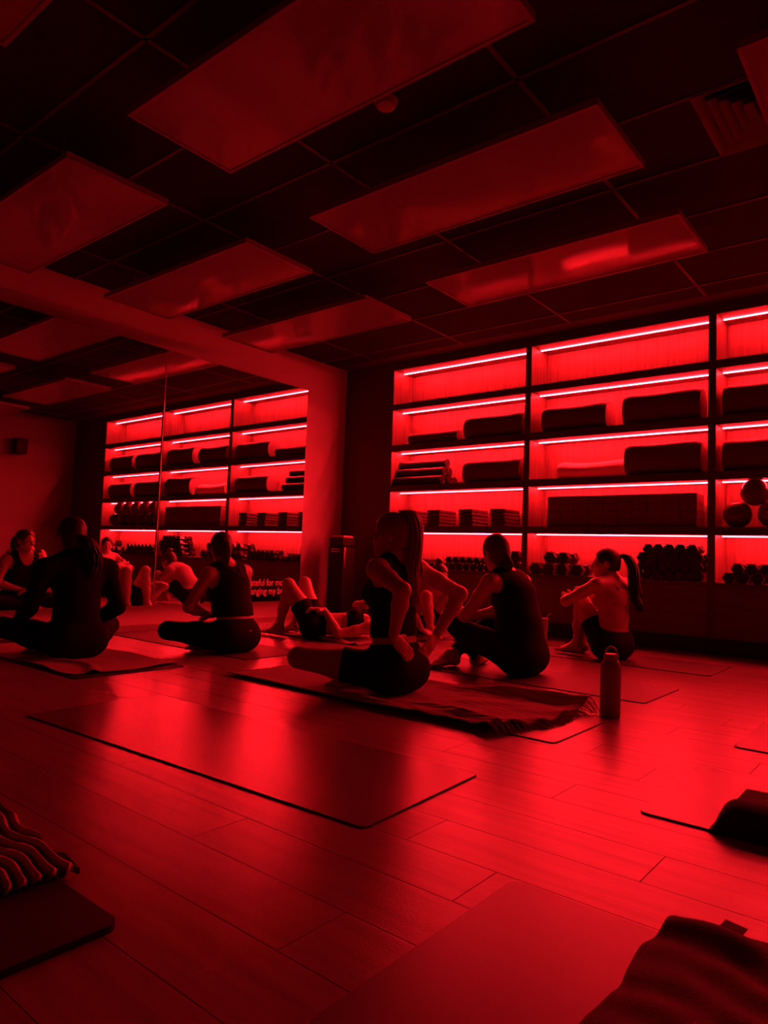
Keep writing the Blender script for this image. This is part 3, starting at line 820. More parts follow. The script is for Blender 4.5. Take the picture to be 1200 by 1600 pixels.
def surface_nets(Fd, lo, h):
    Fd = np.pad(Fd, 1, constant_values=.5); lo = np.asarray(lo)-h
    ins = Fd < 0
    w = np.argwhere(ins); a = np.maximum(w.min(0)-2, 0); b = np.minimum(w.max(0)+3, Fd.shape)
    Fd = Fd[a[0]:b[0], a[1]:b[1], a[2]:b[2]]; ins = ins[a[0]:b[0], a[1]:b[1], a[2]:b[2]]; lo = lo+a*h
    c = [(i, j, k) for i in (0, 1) for j in (0, 1) for k in (0, 1)]
    sh = [d-1 for d in Fd.shape]
    def cut(A, o): return A[o[0]:o[0]+sh[0], o[1]:o[1]+sh[1], o[2]:o[2]+sh[2]]
    cnt = sum(cut(ins, o).astype(np.int8) for o in c)
    mask = (cnt > 0) & (cnt < 8); ci = np.argwhere(mask)
    idx = np.full(mask.shape, -1, dtype=np.int64); idx[mask] = np.arange(len(ci))
    vals = {o: Fd[ci[:, 0]+o[0], ci[:, 1]+o[1], ci[:, 2]+o[2]] for o in c}
    acc = np.zeros((len(ci), 3)); num = np.zeros(len(ci))
    for o in c:
        for d in range(3):
            if o[d] == 0:
                o2 = list(o); o2[d] = 1; o2 = tuple(o2)
                f0, f1 = vals[o], vals[o2]; x = (f0 < 0) != (f1 < 0)
                t = np.where(x, f0/np.where(x, f0-f1, 1), 0)
                pt = np.tile(np.array(o, float), (len(ci), 1)); pt[:, d] += t
                acc += pt*x[:, None]; num += x
    V = lo + h*(ci + acc/num[:, None])
    Q = []
    for d in range(3):
        e = [0, 0, 0]; e[d] = 1
        A = ins[:ins.shape[0]-e[0], :ins.shape[1]-e[1], :ins.shape[2]-e[2]]; B = ins[e[0]:, e[1]:, e[2]:]
        x = np.argwhere(A != B); sgn = A[x[:, 0], x[:, 1], x[:, 2]]
        d1, d2 = (d+1) % 3, (d+2) % 3
        ok = (x[:, d1] > 0) & (x[:, d2] > 0) & (x[:, d1] < idx.shape[d1]) & (x[:, d2] < idx.shape[d2]) & (x[:, d] < idx.shape[d])
        x = x[ok]; sgn = sgn[ok]
        def cell(a1, a2):
            y = x.copy(); y[:, d1] -= a1; y[:, d2] -= a2; return idx[y[:, 0], y[:, 1], y[:, 2]]
        q = np.stack([cell(1, 1), cell(0, 1), cell(0, 0), cell(1, 0)], -1)
        q = np.where(sgn[:, None], q, q[:, ::-1]); Q.append(q[(q >= 0).all(1)])
    return V, np.vstack(Q)
def nets_obj(name, Fd, fld, m, parent, origin):
    V, Q = surface_nets(Fd, fld.lo, fld.h)
    return link(name, mesh_from(name, V-origin, Q, m, smooth=True), parent)

def hand(F_, g, wr, d, n, th, s=1.0, curl=.5, spread=.0):
    """wr wrist, d finger direction, n palm normal (fingers curl towards it), th thumb-side direction"""
    d = unit(d); n = unit(np.asarray(n, float)-d*(np.asarray(n, float)@d)); th_ = np.cross(n, d); th_ = th_ if th_@np.asarray(th, float) > 0 else -th_
    pc = wr+d*.048*s
    F_.ell(g, pc, (th_, d, n), (.038*s, .054*s, .015*s), .012)
    for i, (off, ln) in enumerate(((.028, .072), (.010, .080), (-.009, .075), (-.027, .060))):
        b = wr+d*.088*s+th_*off*s; L1 = ln*s*.5; L2 = ln*s*.32; L3 = ln*s*.22
        d1 = unit(d*math.cos(curl*.6)+n*math.sin(curl*.6)+th_*spread*off*12); p1 = b+d1*L1
        d2 = unit(d*math.cos(curl*1.5)+n*math.sin(curl*1.5)); p2 = p1+d2*L2
        d3 = unit(d*math.cos(curl*2.1)+n*math.sin(curl*2.1)); p3 = p2+d3*L3
        F_.chain(g, [b-d*.02, p1, p2, p3], [.0095*s, .0088*s, .008*s, .007*s], .004)
    b = wr+d*.022*s+th_*.030*s; p1 = b+unit(d*.75+th_*.55+n*.25)*.040*s; p2 = p1+unit(d*.95+th_*.15+n*.3)*.030*s
    F_.chain(g, [b-th_*.012, p1, p2], [.013*s, .0105*s, .0085*s], .008)
def foot(F_, g, ank, toe, up, side, s=1.0):
    toe = unit(toe); up = unit(np.asarray(up, float)-toe*(np.asarray(up, float)@toe)); sd = np.cross(toe, up)
    heel = ank-toe*.035*s-up*.035*s; ball = ank+toe*.115*s-up*.048*s
    F_.rc(g, ank, heel, .034*s, .030*s, .02)
    F_.rc(g, ank+toe*.01*s, ball, .034*s, .022*s, .03)
    F_.seg(g, heel, ball, (.030*s, .024*s), (.042*s, .018*s), sd, sd, .025)
    for i in range(5):
        o = (-.032+.0165*i)*s; ln = (.055-.006*abs(i-(.5 if side > 0 else 3.5))*1.0)*s; r = (.0115 if (i == 0 and side > 0) or (i == 4 and side < 0) else .0085)*s
        b = ball+sd*o-up*.004*s; F_.rc(g, b-toe*.01, b+toe*ln, r*1.1, r, .008)

def tubes_hair(paths, n=5):
    mb = MB()
    for pts, rad in paths: mb.tube(pts, rad, n)
    return mb
def bezier_path(ctrl, n=14):
    ctrl = [np.asarray(c, float) for c in ctrl]; out = []
    m_ = len(ctrl)
    for t in np.linspace(0, m_-1.0001, n):
        i = int(t); u = t-i
        p0 = ctrl[max(i-1, 0)]; p1 = ctrl[i]; p2 = ctrl[min(i+1, m_-1)]; p3 = ctrl[min(i+2, m_-1)]
        out.append(.5*((2*p1)+(-p0+p2)*u+(2*p0-5*p1+4*p2-p3)*u*u+(-p0+3*p1-3*p2+p3)*u**3))
    return out
def ponytail(parent, origin, ctrl, width, m, count=70, wave=0.0, seed=1):
    r = np.random.default_rng(seed); base = bezier_path(ctrl, 18); mb = MB()
    for k in range(count):
        a = r.uniform(0, 6.28); q = math.sqrt(r.uniform(0, 1)); dv = np.array([math.cos(a)*q, math.sin(a)*q, r.uniform(-.3, .3)])
        ph = r.uniform(0, 6.28); end = r.uniform(.80, 1.0); pts = []; rad = []
        for i in range(int(18*end)):
            t = i/17
            w = width*(.42+.9*math.sin(min(t*1.5, 1)*math.pi/2))*(1-.45*max(0, t-.6)/.4)
            wv = wave*math.sin(t*14+ph)*t
            pts.append(base[i]+dv*w+np.array([wv, -wv*.6, 0])-origin); rad.append(.0052*(1-.6*t)+.0008)
        mb.tube(pts, rad, 4)
    o = mb.obj('ponytail', m, parent, smooth=True); return o

def person(q, label, h=.0075, world=False, body_m='skin_a'):
    """q: joints; returns dict with the field, world joints and the root object"""
    s = q.get('s', 1.0)
    if world:
        W = {k: np.asarray(v, float) for k, v in q.items() if isinstance(v, tuple) and len(v) == 3 and k not in ('hf', 'hu')}
        W['hf'] = unit(q['hf']); W['hu'] = unit(q['hu']); fw = unit(q['front']); lf = unit(q['left']); org = np.array([*q['G'], 0.])
        tv = lambda v: np.asarray(v, float)
    else:
        f = unit([*q['f'], 0.]); l = np.array([-f[1], f[0], 0]); org = np.array([*q['G'], q.get('z0', .0)])
        tv = lambda v: f*v[0]+l*v[1]+np.array([0, 0, v[2]])
        W = {k: org+s*tv(v) for k, v in q.items() if isinstance(v, tuple) and len(v) == 3 and k not in ('hf', 'hu') and not k.startswith('d_')}
        W['hf'] = unit(tv(q['hf'])); W['hu'] = unit(tv(q['hu'])); fw = f; lf = l
    pts = np.array([W[k] for k in W if k not in ('hf', 'hu')])
    F_ = Field(pts.min(0)-.22, pts.max(0)+.22, h)
    F_.lo[2] = max(F_.lo[2], .004); F_ = Field(F_.lo, pts.max(0)+.22, h)
    sideP = unit(W['hipL']-W['hipR']); sideS = unit(W['shL']-W['shR'])
    sp = [W['pelvis'], W['waist'], W['chest'], W['neck']]
    up3 = unit(W['neck']-W['chest'])
    uc = W['chest']*.45+W['neck']*.55
    # torso
    F_.seg('torso', sp[0], sp[1], (.158*s, .108*s), (.120*s, .088*s), sideP, sideP, .03)
    F_.seg('torso', sp[1], sp[2], (.120*s, .088*s), (.140*s, .100*s), sideP+sideS, sideS, .03)
    F_.seg('torso', sp[2], uc, (.140*s, .100*s), (.130*s, .080*s), sideS, sideS, .03)
    fwC = unit(np.cross(sideS, up3)); fwC = fwC if fwC@fw > 0 or world else -fwC
    if world: fwC = fw
    fwP = unit(np.cross(sideP, unit(sp[1]-sp[0]))); fwP = fwP if fwP@fwC > -.2 else -fwP
    for sg in (1, -1):
        F_.ell('torso', W['chest']+fwC*.070*s+sideS*sg*.066*s-up3*.005, (sideS, fwC, up3), (.060*s, .058*s, .058*s), .03)
        hip = W['hipL'] if sg > 0 else W['hipR']
        F_.ell('torso', hip-fwP*.030*s, (sideP, fwP, np.cross(sideP, fwP)), (.085*s, .085*s, .092*s), .05)
        sh = W['shL'] if sg > 0 else W['shR']
        F_.rc('torso', uc+sideS*sg*.04*s, sh, .066*s, .052*s, .04)
        F_.rc('torso', W['neck']+up3*.035*s, sh-(sh-W['neck'])*.25, .036*s, .034*s, .05)
    if not world: F_.ell('torso', W['pelvis']-np.array([0, 0, .028])*s-fwP*.022*s, (sideP, fwP, np.cross(sideP, fwP)), (.165*s*q.get('seat', 1), .115*s*q.get('seat', 1), .098*s), .06)
    if q.get('drape'):
        dw, dd = q['drape']; F_.seg('drape', W['chest'], W['pelvis'], (.140*s, .100*s), (dw*s, dd*s), sideS, sideP, .03)
    # limbs
    for S_, sg in (('L', 1), ('R', -1)):
        sh, el, wr = W['sh'+S_], W['el'+S_], W['wr'+S_]
        F_.chain('up'+S_, [sh, sh*.55+el*.45, el], [.050*s, .043*s, .037*s], .02)
        F_.chain('lo'+S_, [el, el*.7+wr*.3, wr], [.037*s, .039*s, .024*s], .02)
        hd = q.get('hand'+S_)
        if hd:
            d, n, th, cu = hd
            hand(F_, 'lo'+S_, wr, tv(d), tv(n), tv(th), s, cu)
        hp_, kn, an = W['hip'+S_], W['knee'+S_], W['ank'+S_]
        F_.chain('th'+S_, [hp_, hp_*.5+kn*.5, kn], [.092*s, .074*s, .054*s], .03)
        sd = unit(an-kn); bk = hp_-kn; bk = bk-sd*(bk@sd); bk = unit(bk) if np.linalg.norm(bk) > .03 else fw*-1
        cf = kn*.70+an*.30+bk*.014*s
        F_.chain('sh'+S_, [kn, cf, kn*.4+an*.6, an], [.050*s, .053*s, .042*s, .033*s], .03)
        ft = q.get('foot'+S_)
        if ft: foot(F_, 'sh'+S_, an, tv(ft[0]), tv(ft[1]), sg, s)
    # head
    hs = .97*s; hf, hu = W['hf'], W['hu']; hf = unit(hf-hu*(hf@hu)*.5); hu = unit(hu-hf*(hu@hf)); hd = np.cross(hu, hf); hc = W['head']; ax = (hd, hf, hu)
    F_.rc('head', W['neck']-up3*.01, hc-hu*.055*hs-hf*.02*hs, .052*s, .046*s, .02)
    F_.ell('head', hc+hu*.025*hs-hf*.012*hs, ax, (.072*hs, .092*hs, .086*hs), .01)
    F_.ell('head', hc-hu*.035*hs+hf*.022*hs, ax, (.056*hs, .068*hs, .080*hs), .03)
    F_.ell('head', hc-hu*.090*hs+hf*.058*hs, ax, (.026*hs, .026*hs, .022*hs), .03)
    for sg in (1, -1):
        F_.ell('head', hc+hf*.086*hs+hd*sg*.030*hs+hu*.004*hs, ax, (.017*hs, .012*hs, .010*hs), .012, carve=True)
        F_.ell('head', hc-hu*.008*hs+hd*sg*.071*hs-hf*.012*hs, ax, (.009*hs, .018*hs, .030*hs), .008)
        F_.ell('head', hc-hu*.025*hs+hd*sg*.038*hs+hf*.062*hs, ax, (.020*hs, .018*hs, .018*hs), .02)
    F_.chain('head', [hc+hf*.086*hs+hu*.008*hs, hc+hf*.106*hs-hu*.026*hs], [.008*hs, .0125*hs], .012)
    F_.ell('head', hc+hf*.086*hs-hu*.058*hs, ax, (.022*hs, .010*hs, .0055*hs), .006)
    F_.ell('head', hc+hf*.084*hs-hu*.068*hs, ax, (.018*hs, .010*hs, .0055*hs), .006)
    body = F_.union(['head', 'torso', 'upL', 'upR', 'loL', 'loR', 'thL', 'thR', 'shL', 'shR'], .022)
    root = empty('person', tuple(org)); tag(root, label, 'person', 'people on the mats')
    bo = nets_obj('body', body, F_, body_m, root, org)
    for sg in (1, -1):
        V, Fc = uv_sphere(.0115*hs, 14, 8); e = MB().add(V, Fc).obj('eye', 'eye_white', root, smooth=True)
        e.location = Vector(hc+hf*.079*hs+hd*sg*.030*hs+hu*.004*hs-org)
        V, Fc = uv_sphere(.0065*hs, 12, 6); ir = MB().add(V, Fc).obj('iris', 'eye_dark', e, smooth=True); ir.location = Vector(hf*.0075*hs)
    return dict(F=F_, W=W, root=root, org=org, s=s, hs=hs, head=(hc, hd, hf, hu), up3=up3, fwC=fwC, sideS=sideS, sideP=sideP, uc=uc, fw=fw, tv=tv)
def hair_cap(p, m, low=-.075, grow=1.0, front=.0):
    F_ = p['F']; hc, hd, hf, hu = p['head']; hs = p['hs']; ax = (hd, hf, hu)
    F_.ell('hair', hc+hu*.028*hs-hf*.016*hs, ax, (.081*hs*grow, .100*hs*grow, .096*hs*grow), .01)
    F_.ell('hair', hc-hu*.03*hs-hf*.045*hs, ax, (.062*hs*grow, .062*hs*grow, .070*hs*grow), .03)
    A = F_.grp('hair')
    face = F_.ball(hc+hf*(.098+front)*hs-hu*.050*hs, ax, (.072*hs, .088*hs, .125*hs))
    ear = np.minimum(F_.ball(hc-hu*.03*hs+hd*.08*hs+hf*.004*hs, ax, (.022*hs, .03*hs, .05*hs)), F_.ball(hc-hu*.03*hs-hd*.08*hs+hf*.004*hs, ax, (.022*hs, .03*hs, .05*hs)))
    A = np.maximum(A, -face); A = np.maximum(A, -ear); A = np.maximum(A, F_.half(hc+hu*low*hs, -hu))
    # fine strand relief
    lat = np.arctan2(F_.half(hc, hd), F_.half(hc, hu)); A = A + .0012*np.sin(lat*46)
    return nets_obj('hair', A, F_, m, p['root'], p['org'])
def shell(p, name, base, cuts, m, grow=.007, k=.03, rip=0.0):
    F_ = p['F']; A = None
    for g in base:
        gname, extra = g if isinstance(g, tuple) else (g, None)
        B = F_.G[gname]-grow
        if extra is not None: B = np.maximum(B, extra)
        A = B.copy() if A is None else smin(A, B, k)
    for c in cuts: A = np.maximum(A, c)
    return nets_obj(name, A, F_, m, p['root'], p['org'])
def tank(p, m, hem, neck_r=.078, back_drop=.0, arm_r=.083, name='tank_top', hem_n=None):
    """sleeveless top: torso shell cut by hem, arm holes and neck scoop"""
    F_, W, s = p['F'], p['W'], p['s']; up = p['up3']; ss = p['sideS']; fc = p['fwC']
    ax = (ss, fc, up); cuts = [F_.half(hem, hem_n if hem_n is not None else -unit(W['waist']-W['pelvis']))]
    for sg, sh in ((1, W['shL']), (-1, W['shR'])):
        cuts.append(-F_.ball(sh+ss*sg*.030*s-up*.015*s, ax, (arm_r*s, .13*s, .100*s)))
    cuts.append(-F_.ball(W['neck']+up*.035*s+fc*.03*s, ax, (neck_r*s, .12*s, (.085+back_drop)*s)))
    return shell(p, name, ['torso']+(['drape'] if 'drape' in F_.G else []), cuts, m, .007)
def pants(p, m, waist_t=.75, thigh_t=None, ankle_t=.88, name='leggings', grow=.0075):
    F_, W, s = p['F'], p['W'], p['s']
    ax_ = unit(W['waist']-W['pelvis']); wp = W['pelvis']*(1-waist_t)+W['waist']*waist_t
    base = [('torso', F_.half(wp, ax_))]
    for S_ in 'LR':
        hp_, kn, an = W['hip'+S_], W['knee'+S_], W['ank'+S_]
        if thigh_t is not None: base.append(('th'+S_, F_.half(hp_*(1-thigh_t)+kn*thigh_t, kn-hp_)))
        else:
            base.append('th'+S_); base.append(('sh'+S_, F_.half(kn*(1-ankle_t)+an*ankle_t, an-kn)))
    return shell(p, name, base, [], m, grow)
def strap(p, pts, m='cloth_black', r=.005, name='strap'):
    return link(name, MB().tube([np.asarray(a)-p['org'] for a in bezier_path(pts, 16)], r, 6).mesh(name, m, smooth=True), p['root'])
def tie(p, at, r=.016, m='hair_tie'):
    at = np.asarray(at)-p['org']; ring = [(at[0]+r*math.cos(6.2832*k/16), at[1]+r*math.sin(6.2832*k/16), at[2]) for k in range(17)]
    return link('hair_tie', MB().tube(ring, .006, 6, cap=False).mesh('hair_tie', m, smooth=True), p['root'])

# ---- centre woman: hands on her hips, seen from behind, high blond ponytail
Z0 = .010
p = person(dict(G=(3.52, -3.36), f=(-1, 0.0), s=1.03, seat=.95, z0=Z0+.004,
    pelvis=(0, 0, .13), waist=(.02, 0, .31), chest=(.03, 0, .49), neck=(.02, 0, .65), head=(.045, .02, .782), hf=(.88, .46, -.06), hu=(0, 0, 1),
    hipL=(0, .09, .11), hipR=(0, -.09, .11), kneeL=(.34, .34, .16), kneeR=(.34, -.36, .15), ankL=(.36, -.06, .065), ankR=(.27, .04, .065),
    shL=(.00, .17, .61), shR=(.00, -.17, .61), elL=(-.21, .235, .52), elR=(-.15, -.345, .49), wrL=(-.09, .14, .29), wrR=(-.10, -.20, .27),
    handL=((-.25, -.55, -.55), (.9, 0, 0), (0, 0, 1), .35), handR=((-.1, .75, -.55), (.9, 0, 0), (0, 0, 1), .35),
    footL=((.0, -1, 0.1), (.6, 0, .8)), footR=((.0, 1, .1), (.6, 0, .8))),
    'woman with long pale ponytail and black tank, hands on hips, in the centre', .0062)
hair_cap(p, 'hair_blond', low=-.07)
hc, hd, hf, hu = p['head']
tb = hc-hf*.055+hu*.105
ponytail(p['root'], p['org'], [tb, tb-hf*.045+hu*.012, tb-hf*.075-hu*.07, hc-hf*.112-hu*.16, hc-hf*.112-hu*.27, hc-hf*.105-hu*.40], .037, 'hair_blond', 150, .006, 3)
tie(p, tb, .020)
tank(p, 'cloth_black', p['W']['pelvis']*.20+p['W']['waist']*.80)
pants(p, 'cloth_black', .62, thigh_t=.50, name='shorts')

# ---- far-left woman, all in black with long sleeves
p = person(dict(G=(1.50, -4.03), f=(-1, .10), s=1.0, z0=Z0,
    pelvis=(0, 0, .13), waist=(.0, 0, .31), chest=(.02, 0, .48), neck=(.02, .02, .62), head=(.05, .05, .755), hf=(1, .1, -.1), hu=(0, 0, 1),
    hipL=(0, .09, .11), hipR=(0, -.09, .11), kneeL=(.31, .33, .17), kneeR=(.33, -.36, .15), ankL=(.34, -.06, .06), ankR=(.24, .05, .06),
    shL=(.02, .205, .545), shR=(.02, -.19, .55), elL=(.05, .265, .31), elR=(.02, -.27, .30), wrL=(.24, .26, .225), wrR=(.2, -.17, .18),
    handL=((.9, .2, -.2), (0, 0, -1), (0, -1, 0), .5), handR=((.6, .5, -.1), (0, 0, -1), (0, 1, 0), .5),
    footL=((.0, -1, 0.1), (.6, 0, .8)), footR=((.0, 1, .1), (.6, 0, .8))),
    'woman in long-sleeved black top and leggings sitting with her back turned, far left', .0080, body_m='skin_c')
hair_cap(p, 'hair_dark', low=-.09, grow=1.05)
hc, hd, hf, hu = p['head']
tb = hc-hf*.095-hu*.005
ponytail(p['root'], p['org'], [tb, tb-hf*.03-hu*.03-hd*.04, hc-hf*.11-hu*.10-hd*.085, hc-hf*.11-hu*.20-hd*.10, hc-hf*.10-hu*.28-hd*.085], .044, 'hair_dark', 120, .020, 5)
tie(p, tb-hf*.005)
F_, W = p['F'], p['W']
shell(p, 'long_sleeved_top', [('torso', F_.half(W['pelvis']*.5+W['waist']*.5, -(W['waist']-W['pelvis']))), 'upL', 'upR',
     ('loL', F_.half(W['elL']*.04+W['wrL']*.96, W['wrL']-W['elL'])), ('loR', F_.half(W['elR']*.04+W['wrR']*.96, W['wrR']-W['elR']))],
      [-F_.ball(W['neck']+p['up3']*.03+p['fwC']*.02, (p['sideS'], p['fwC'], p['up3']), (.066, .075, .05))], 'cloth_black', .009)
pants(p, 'cloth_black', .70)
lg = MB().box(-.022, .022, -.001, .001, -.004, .004).obj('logo_patch', 'letter', p['root']); lg.location = Vector(W['pelvis']+np.array([.137, .035, -.01])-p['org']); lg.rotation_euler = (0, 0, 1.35)

# ---- second woman from the left, strappy black tank, elbow on knee
p = person(dict(G=(1.86, -3.07), f=(-1, -.03), s=.98, drape=(.150, .128), z0=Z0-.004,
    pelvis=(0, 0, .13), waist=(.02, 0, .31), chest=(.08, 0, .47), neck=(.125, 0, .60), head=(.17, .02, .735), hf=(.85, -.35, -.1), hu=(0, 0, 1),
    hipL=(0, .09, .11), hipR=(0, -.09, .11), kneeL=(.32, .33, .14), kneeR=(.32, -.35, .15), ankL=(.34, -.05, .06), ankR=(.25, .05, .06),
    shL=(.115, .165, .54), shR=(.105, -.165, .56), elL=(.18, .27, .31), elR=(.22, -.28, .32), wrL=(.21, .05, .245), wrR=(.26, -.06, .25),
    handL=((.1, -1, -.1), (0, 0, -1), (1, 0, 0), .45), handR=((.0, 1, -.1), (0, 0, -1), (1, 0, 0), .45),
    footL=((.0, -1, 0.1), (.6, 0, .8)), footR=((.0, 1, .1), (.6, 0, .8))),
    'woman with short ponytail and black strappy tank and leggings, beside the mirror lettering', .0075, body_m='skin_b')
hair_cap(p, 'hair_brown', low=-.07)
hc, hd, hf, hu = p['head']
tb = hc-hf*.088+hu*.025
ponytail(p['root'], p['org'], [tb, tb-hf*.035+hu*.0, tb-hf*.055-hu*.05, hc-hf*.125-hu*.10, hc-hf*.115-hu*.165], .022, 'hair_brown', 60, .004, 7)
tie(p, tb)
W = p['W']
tank(p, 'cloth_black', W['pelvis']*.35+W['waist']*.65, back_drop=.06, arm_r=.088)
pants(p, 'cloth_black', .55)
up3, fc, ss = p['up3'], p['fwC'], p['sideS']
for sg in (1, -1):
    strap(p, [W['neck']+ss*sg*.075+up3*.0-fc*.02, W['neck']+ss*sg*.055-fc*.075-up3*.035, W['neck']+ss*sg*.0-fc*.108-up3*.10, W['chest']-ss*sg*.06-fc*.108], r=.007)
lg = MB().box(-.008, .008, -.001, .001, -.006, .006).obj('logo_patch', 'letter', p['root']); lg.location = Vector(W['pelvis']+np.array([.150, .02, .03])-p['org']); lg.rotation_euler = (0, 0, 1.3)

# ---- woman in the long black tank, knees drawn up
p = person(dict(G=(3.66, -2.26), f=(-1, 0), s=1.02, drape=(.172, .150), z0=Z0-.004,
    pelvis=(0, 0, .13), waist=(-.01, 0, .31), chest=(.05, 0, .485), neck=(.12, 0, .605), head=(.18, .03, .735), hf=(.88, -.42, -.25), hu=(.15, 0, 1),
    hipL=(0, .09, .11), hipR=(0, -.09, .11), kneeL=(.34, .20, .27), kneeR=(.36, -.24, .28), ankL=(.36, -.06, .07), ankR=(.45, .10, .07),
    shL=(.125, .185, .555), shR=(.10, -.185, .555), elL=(.24, .245, .36), elR=(.25, -.24, .36), wrL=(.40, .12, .30), wrR=(.44, -.08, .31),
    handL=((.8, -.5, -.2), (0, -.2, -1), (0, -1, 0), .5), handR=((.7, .6, -.2), (0, .2, -1), (0, 1, 0), .5),
    footL=((.25, -1, 0.0), (.2, 0, 1)), footR=((.3, 1, .0), (.2, 0, 1))),
    'woman in long black tank top and leggings with tied-up hair, right of centre', .0070)
hair_cap(p, 'hair_brown', low=-.10, grow=1.03)
hc, hd, hf, hu = p['head']
tb = hc-hf*.10-hu*.055
ponytail(p['root'], p['org'], [tb+hu*.03, tb-hf*.012-hu*.01, tb-hf*.014-hu*.05, tb+hf*.01-hu*.085], .024, 'hair_brown', 60, .003, 9)
W = p['W']
tank(p, 'cloth_black', W['pelvis']+np.array([0, 0, -.06]), arm_r=.080)
pants(p, 'cloth_dark', .60)

# ---- woman hugging her knees, long dark ponytail
p = person(dict(G=(3.86, -1.09), f=(-.97, .2), s=1.0, seat=.84, z0=Z0-.004,
    pelvis=(.085, 0, .13), waist=(.065, 0, .30), chest=(.075, 0, .46), neck=(.09, 0, .59), head=(.13, .02, .71), hf=(.8, .6, -.05), hu=(.05, 0, 1),
    hipL=(.085, .09, .11), hipR=(.085, -.09, .11), kneeL=(.31, .07, .44), kneeR=(.33, -.10, .43), ankL=(.33, .07, .085), ankR=(.40, -.08, .085),
    shL=(.10, .175, .55), shR=(.09, -.17, .55), elL=(.33, .23, .415), elR=(.36, -.22, .40), wrL=(.42, .02, .45), wrR=(.44, .0, .42),
    handL=((.2, -1, .1), (-1, 0, 0), (0, 0, 1), .5), handR=((.1, 1, .2), (-1, 0, 0), (0, 0, 1), .5),
    footL=((1, .12, -.02), (0, 0, 1)), footR=((1, -.05, -.02), (0, 0, 1))),
    'woman hugging her knees, long dark ponytail, pale crop top and black shorts, nearest the shelves', .0072, body_m='skin_a')
hair_cap(p, 'hair_dark', low=-.06)
hc, hd, hf, hu = p['head']
tb = hc-hf*.098+hu*.045
ponytail(p['root'], p['org'], [tb, tb-hf*.05+hu*.012, tb-hf*.095-hu*.07, hc-hf*.20-hu*.17, hc-hf*.215-hu*.28, hc-hf*.24-hu*.38], .034, 'hair_dark', 120, .012, 13)
tie(p, tb-hf*.005)
F_, W = p['F'], p['W']; up3, fc, ss = p['up3'], p['fwC'], p['sideS']
shell(p, 'crop_top', ['torso'], [F_.half(W['chest']+up3*.05, up3), F_.half(W['chest']-up3*.065, -up3)], 'cloth_light', .005)
for sg in (1, -1):
    strap(p, [W['chest']+ss*sg*.075+fc*.09+up3*.05, W['neck']+ss*sg*.085+fc*.03+up3*.01, W['neck']+ss*sg*.075-fc*.05-up3*.02, W['chest']+ss*sg*.05-fc*.098+up3*.05], 'cloth_light', .005)
pants(p, 'cloth_black', .55, thigh_t=.52, name='shorts')

# ---- woman lying on her back, knees up
d_ = unit((.74, .68, 0.06)); lft = unit((.68, -.74, 0))
pel = np.array([1.59, -2.00, .125])
def LJ(a, b, z): v = pel+d_*a+lft*b; return (float(v[0]), float(v[1]), float(z))
p = person(dict(G=(1.62, -1.85), s=.98, front=(-.04, -.04, 1), left=tuple(lft), hf=(-.35, -.32, .88), hu=(.70, .66, .28),
    pelvis=LJ(0, 0, .125), waist=LJ(.18, 0, .12), chest=LJ(.34, 0, .135), neck=LJ(.50, 0, .14), head=LJ(.635, 0, .165),
    hipL=LJ(-.02, .09, .118), hipR=LJ(-.02, -.09, .118), kneeL=(1.40, -2.14, .44), kneeR=(1.38, -1.93, .45),
    ankL=(1.33, -2.16, .085), ankR=(1.29, -1.94, .085), shL=LJ(.45, .165, .115), shR=LJ(.45, -.165, .13),
    elL=LJ(.20, .225, .065), elR=LJ(.36, -.34, .26), wrL=LJ(.08, .10, .245), wrR=LJ(.54, -.20, .29),
    handL=((-.35, -.55, .10), (0, 0, -1), (.6, -.6, 0), .5), handR=((.45, -.35, -.1), (0, 0, -1), (-.5, -.5, 0), .6),
    footL=((-1, -.05, -.02), (0, 0, 1)), footR=((-1, .05, -.02), (0, 0, 1))),
    'woman lying on her back with bare knees raised below the mirror', .0075, world=True, body_m='skin_b')
hair_cap(p, 'hair_dark', low=-.06)
F_, W = p['F'], p['W']; up3, fc, ss = p['up3'], p['fwC'], p['sideS']
shell(p, 'crop_top', ['torso'], [F_.half(W['chest']+up3*.07, up3), F_.half(W['chest']-up3*.07, -up3)], 'cloth_black', .006)
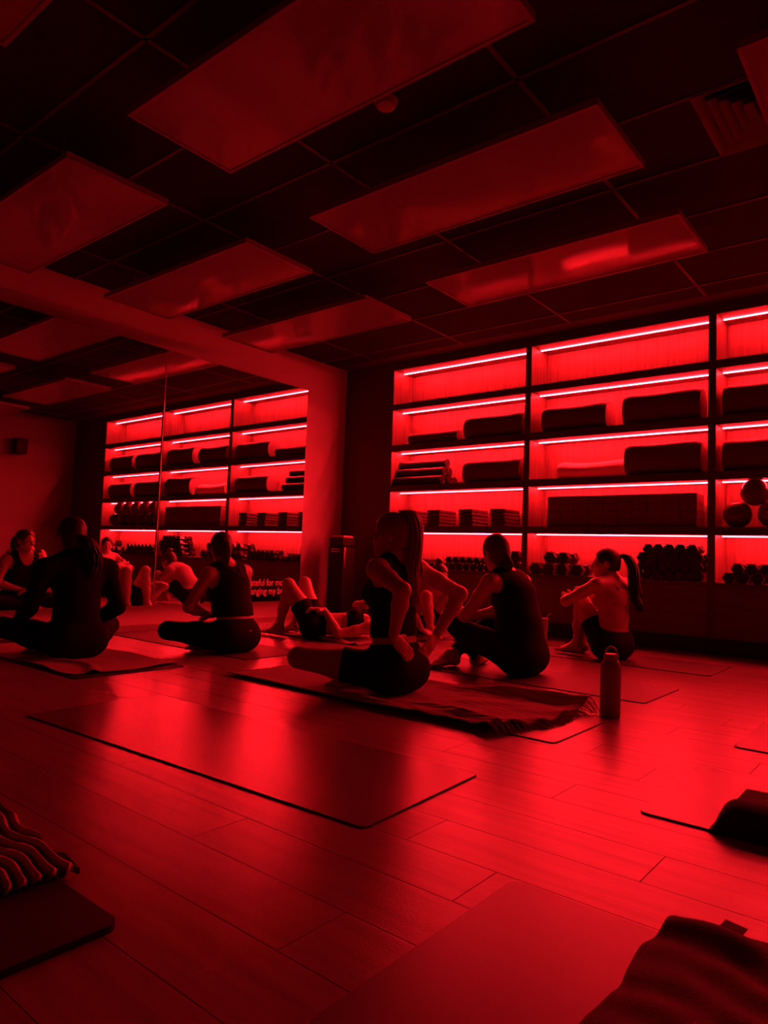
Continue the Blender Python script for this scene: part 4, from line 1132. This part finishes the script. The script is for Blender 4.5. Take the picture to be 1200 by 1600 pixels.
for sg in (1, -1):
    strap(p, [W['chest']+ss*sg*.07+fc*.10+up3*.06, W['chest']+ss*sg*.085+fc*.09+up3*.11, W['neck']+ss*sg*.085+fc*.035-up3*.0], r=.009)
pants(p, 'cloth_black', .55, thigh_t=.52, name='shorts')

# ---- woman with a bun crouched behind the centre woman
p = person(dict(G=(1.87, -.95), f=(.93, -.36), s=.97, z0=.008,
    pelvis=(0, 0, .13), waist=(.05, 0, .28), chest=(.17, 0, .41), neck=(.28, 0, .485), head=(.38, 0, .555), hf=(1, 0, -.35), hu=(.35, 0, 1),
    hipL=(0, .09, .11), hipR=(0, -.09, .11), kneeL=(.40, .17, .375), kneeR=(.42, -.16, .375), ankL=(.50, .15, .085), ankR=(.50, -.16, .085),
    shL=(.24, .17, .43), shR=(.24, -.17, .43), elL=(.36, .27, .24), elR=(.36, -.27, .24), wrL=(.50, .24, .09), wrR=(.50, -.25, .09),
    handL=((.9, -.2, -.25), (0, 0, -1), (0, -1, 0), .2), handR=((.9, .2, -.25), (0, 0, -1), (0, 1, 0), .2),
    footL=((1, .05, -.02), (0, 0, 1)), footR=((1, -.05, -.02), (0, 0, 1))),
    'woman with a top bun leaning forward over bent knees, behind the centre woman', .0085, body_m='skin_b')
hair_cap(p, 'hair_brown', low=-.07)
hc, hd, hf, hu = p['head']; W = p['W']
V, Fc = uv_sphere(.036, 20, 12); b_o = MB().add(V, Fc).obj('hair_bun', 'hair_brown', p['root'], smooth=True); b_o.location = Vector(hc+hu*.125-hf*.055-p['org']); b_o.scale = (1, 1, .85)
F_ = p['F']
shell(p, 'tee', [('torso', F_.half(W['pelvis']*.6+W['waist']*.4, -(W['waist']-W['pelvis']))), ('upL', F_.half(W['shL']*.45+W['elL']*.55, W['elL']-W['shL'])), ('upR', F_.half(W['shR']*.45+W['elR']*.55, W['elR']-W['shR']))],
      [-F_.ball(W['neck']+p['up3']*.03, (p['sideS'], p['fwC'], p['up3']), (.066, .08, .05))], 'cloth_light', .009)
pants(p, 'cloth_black', .50, thigh_t=.55, name='shorts')
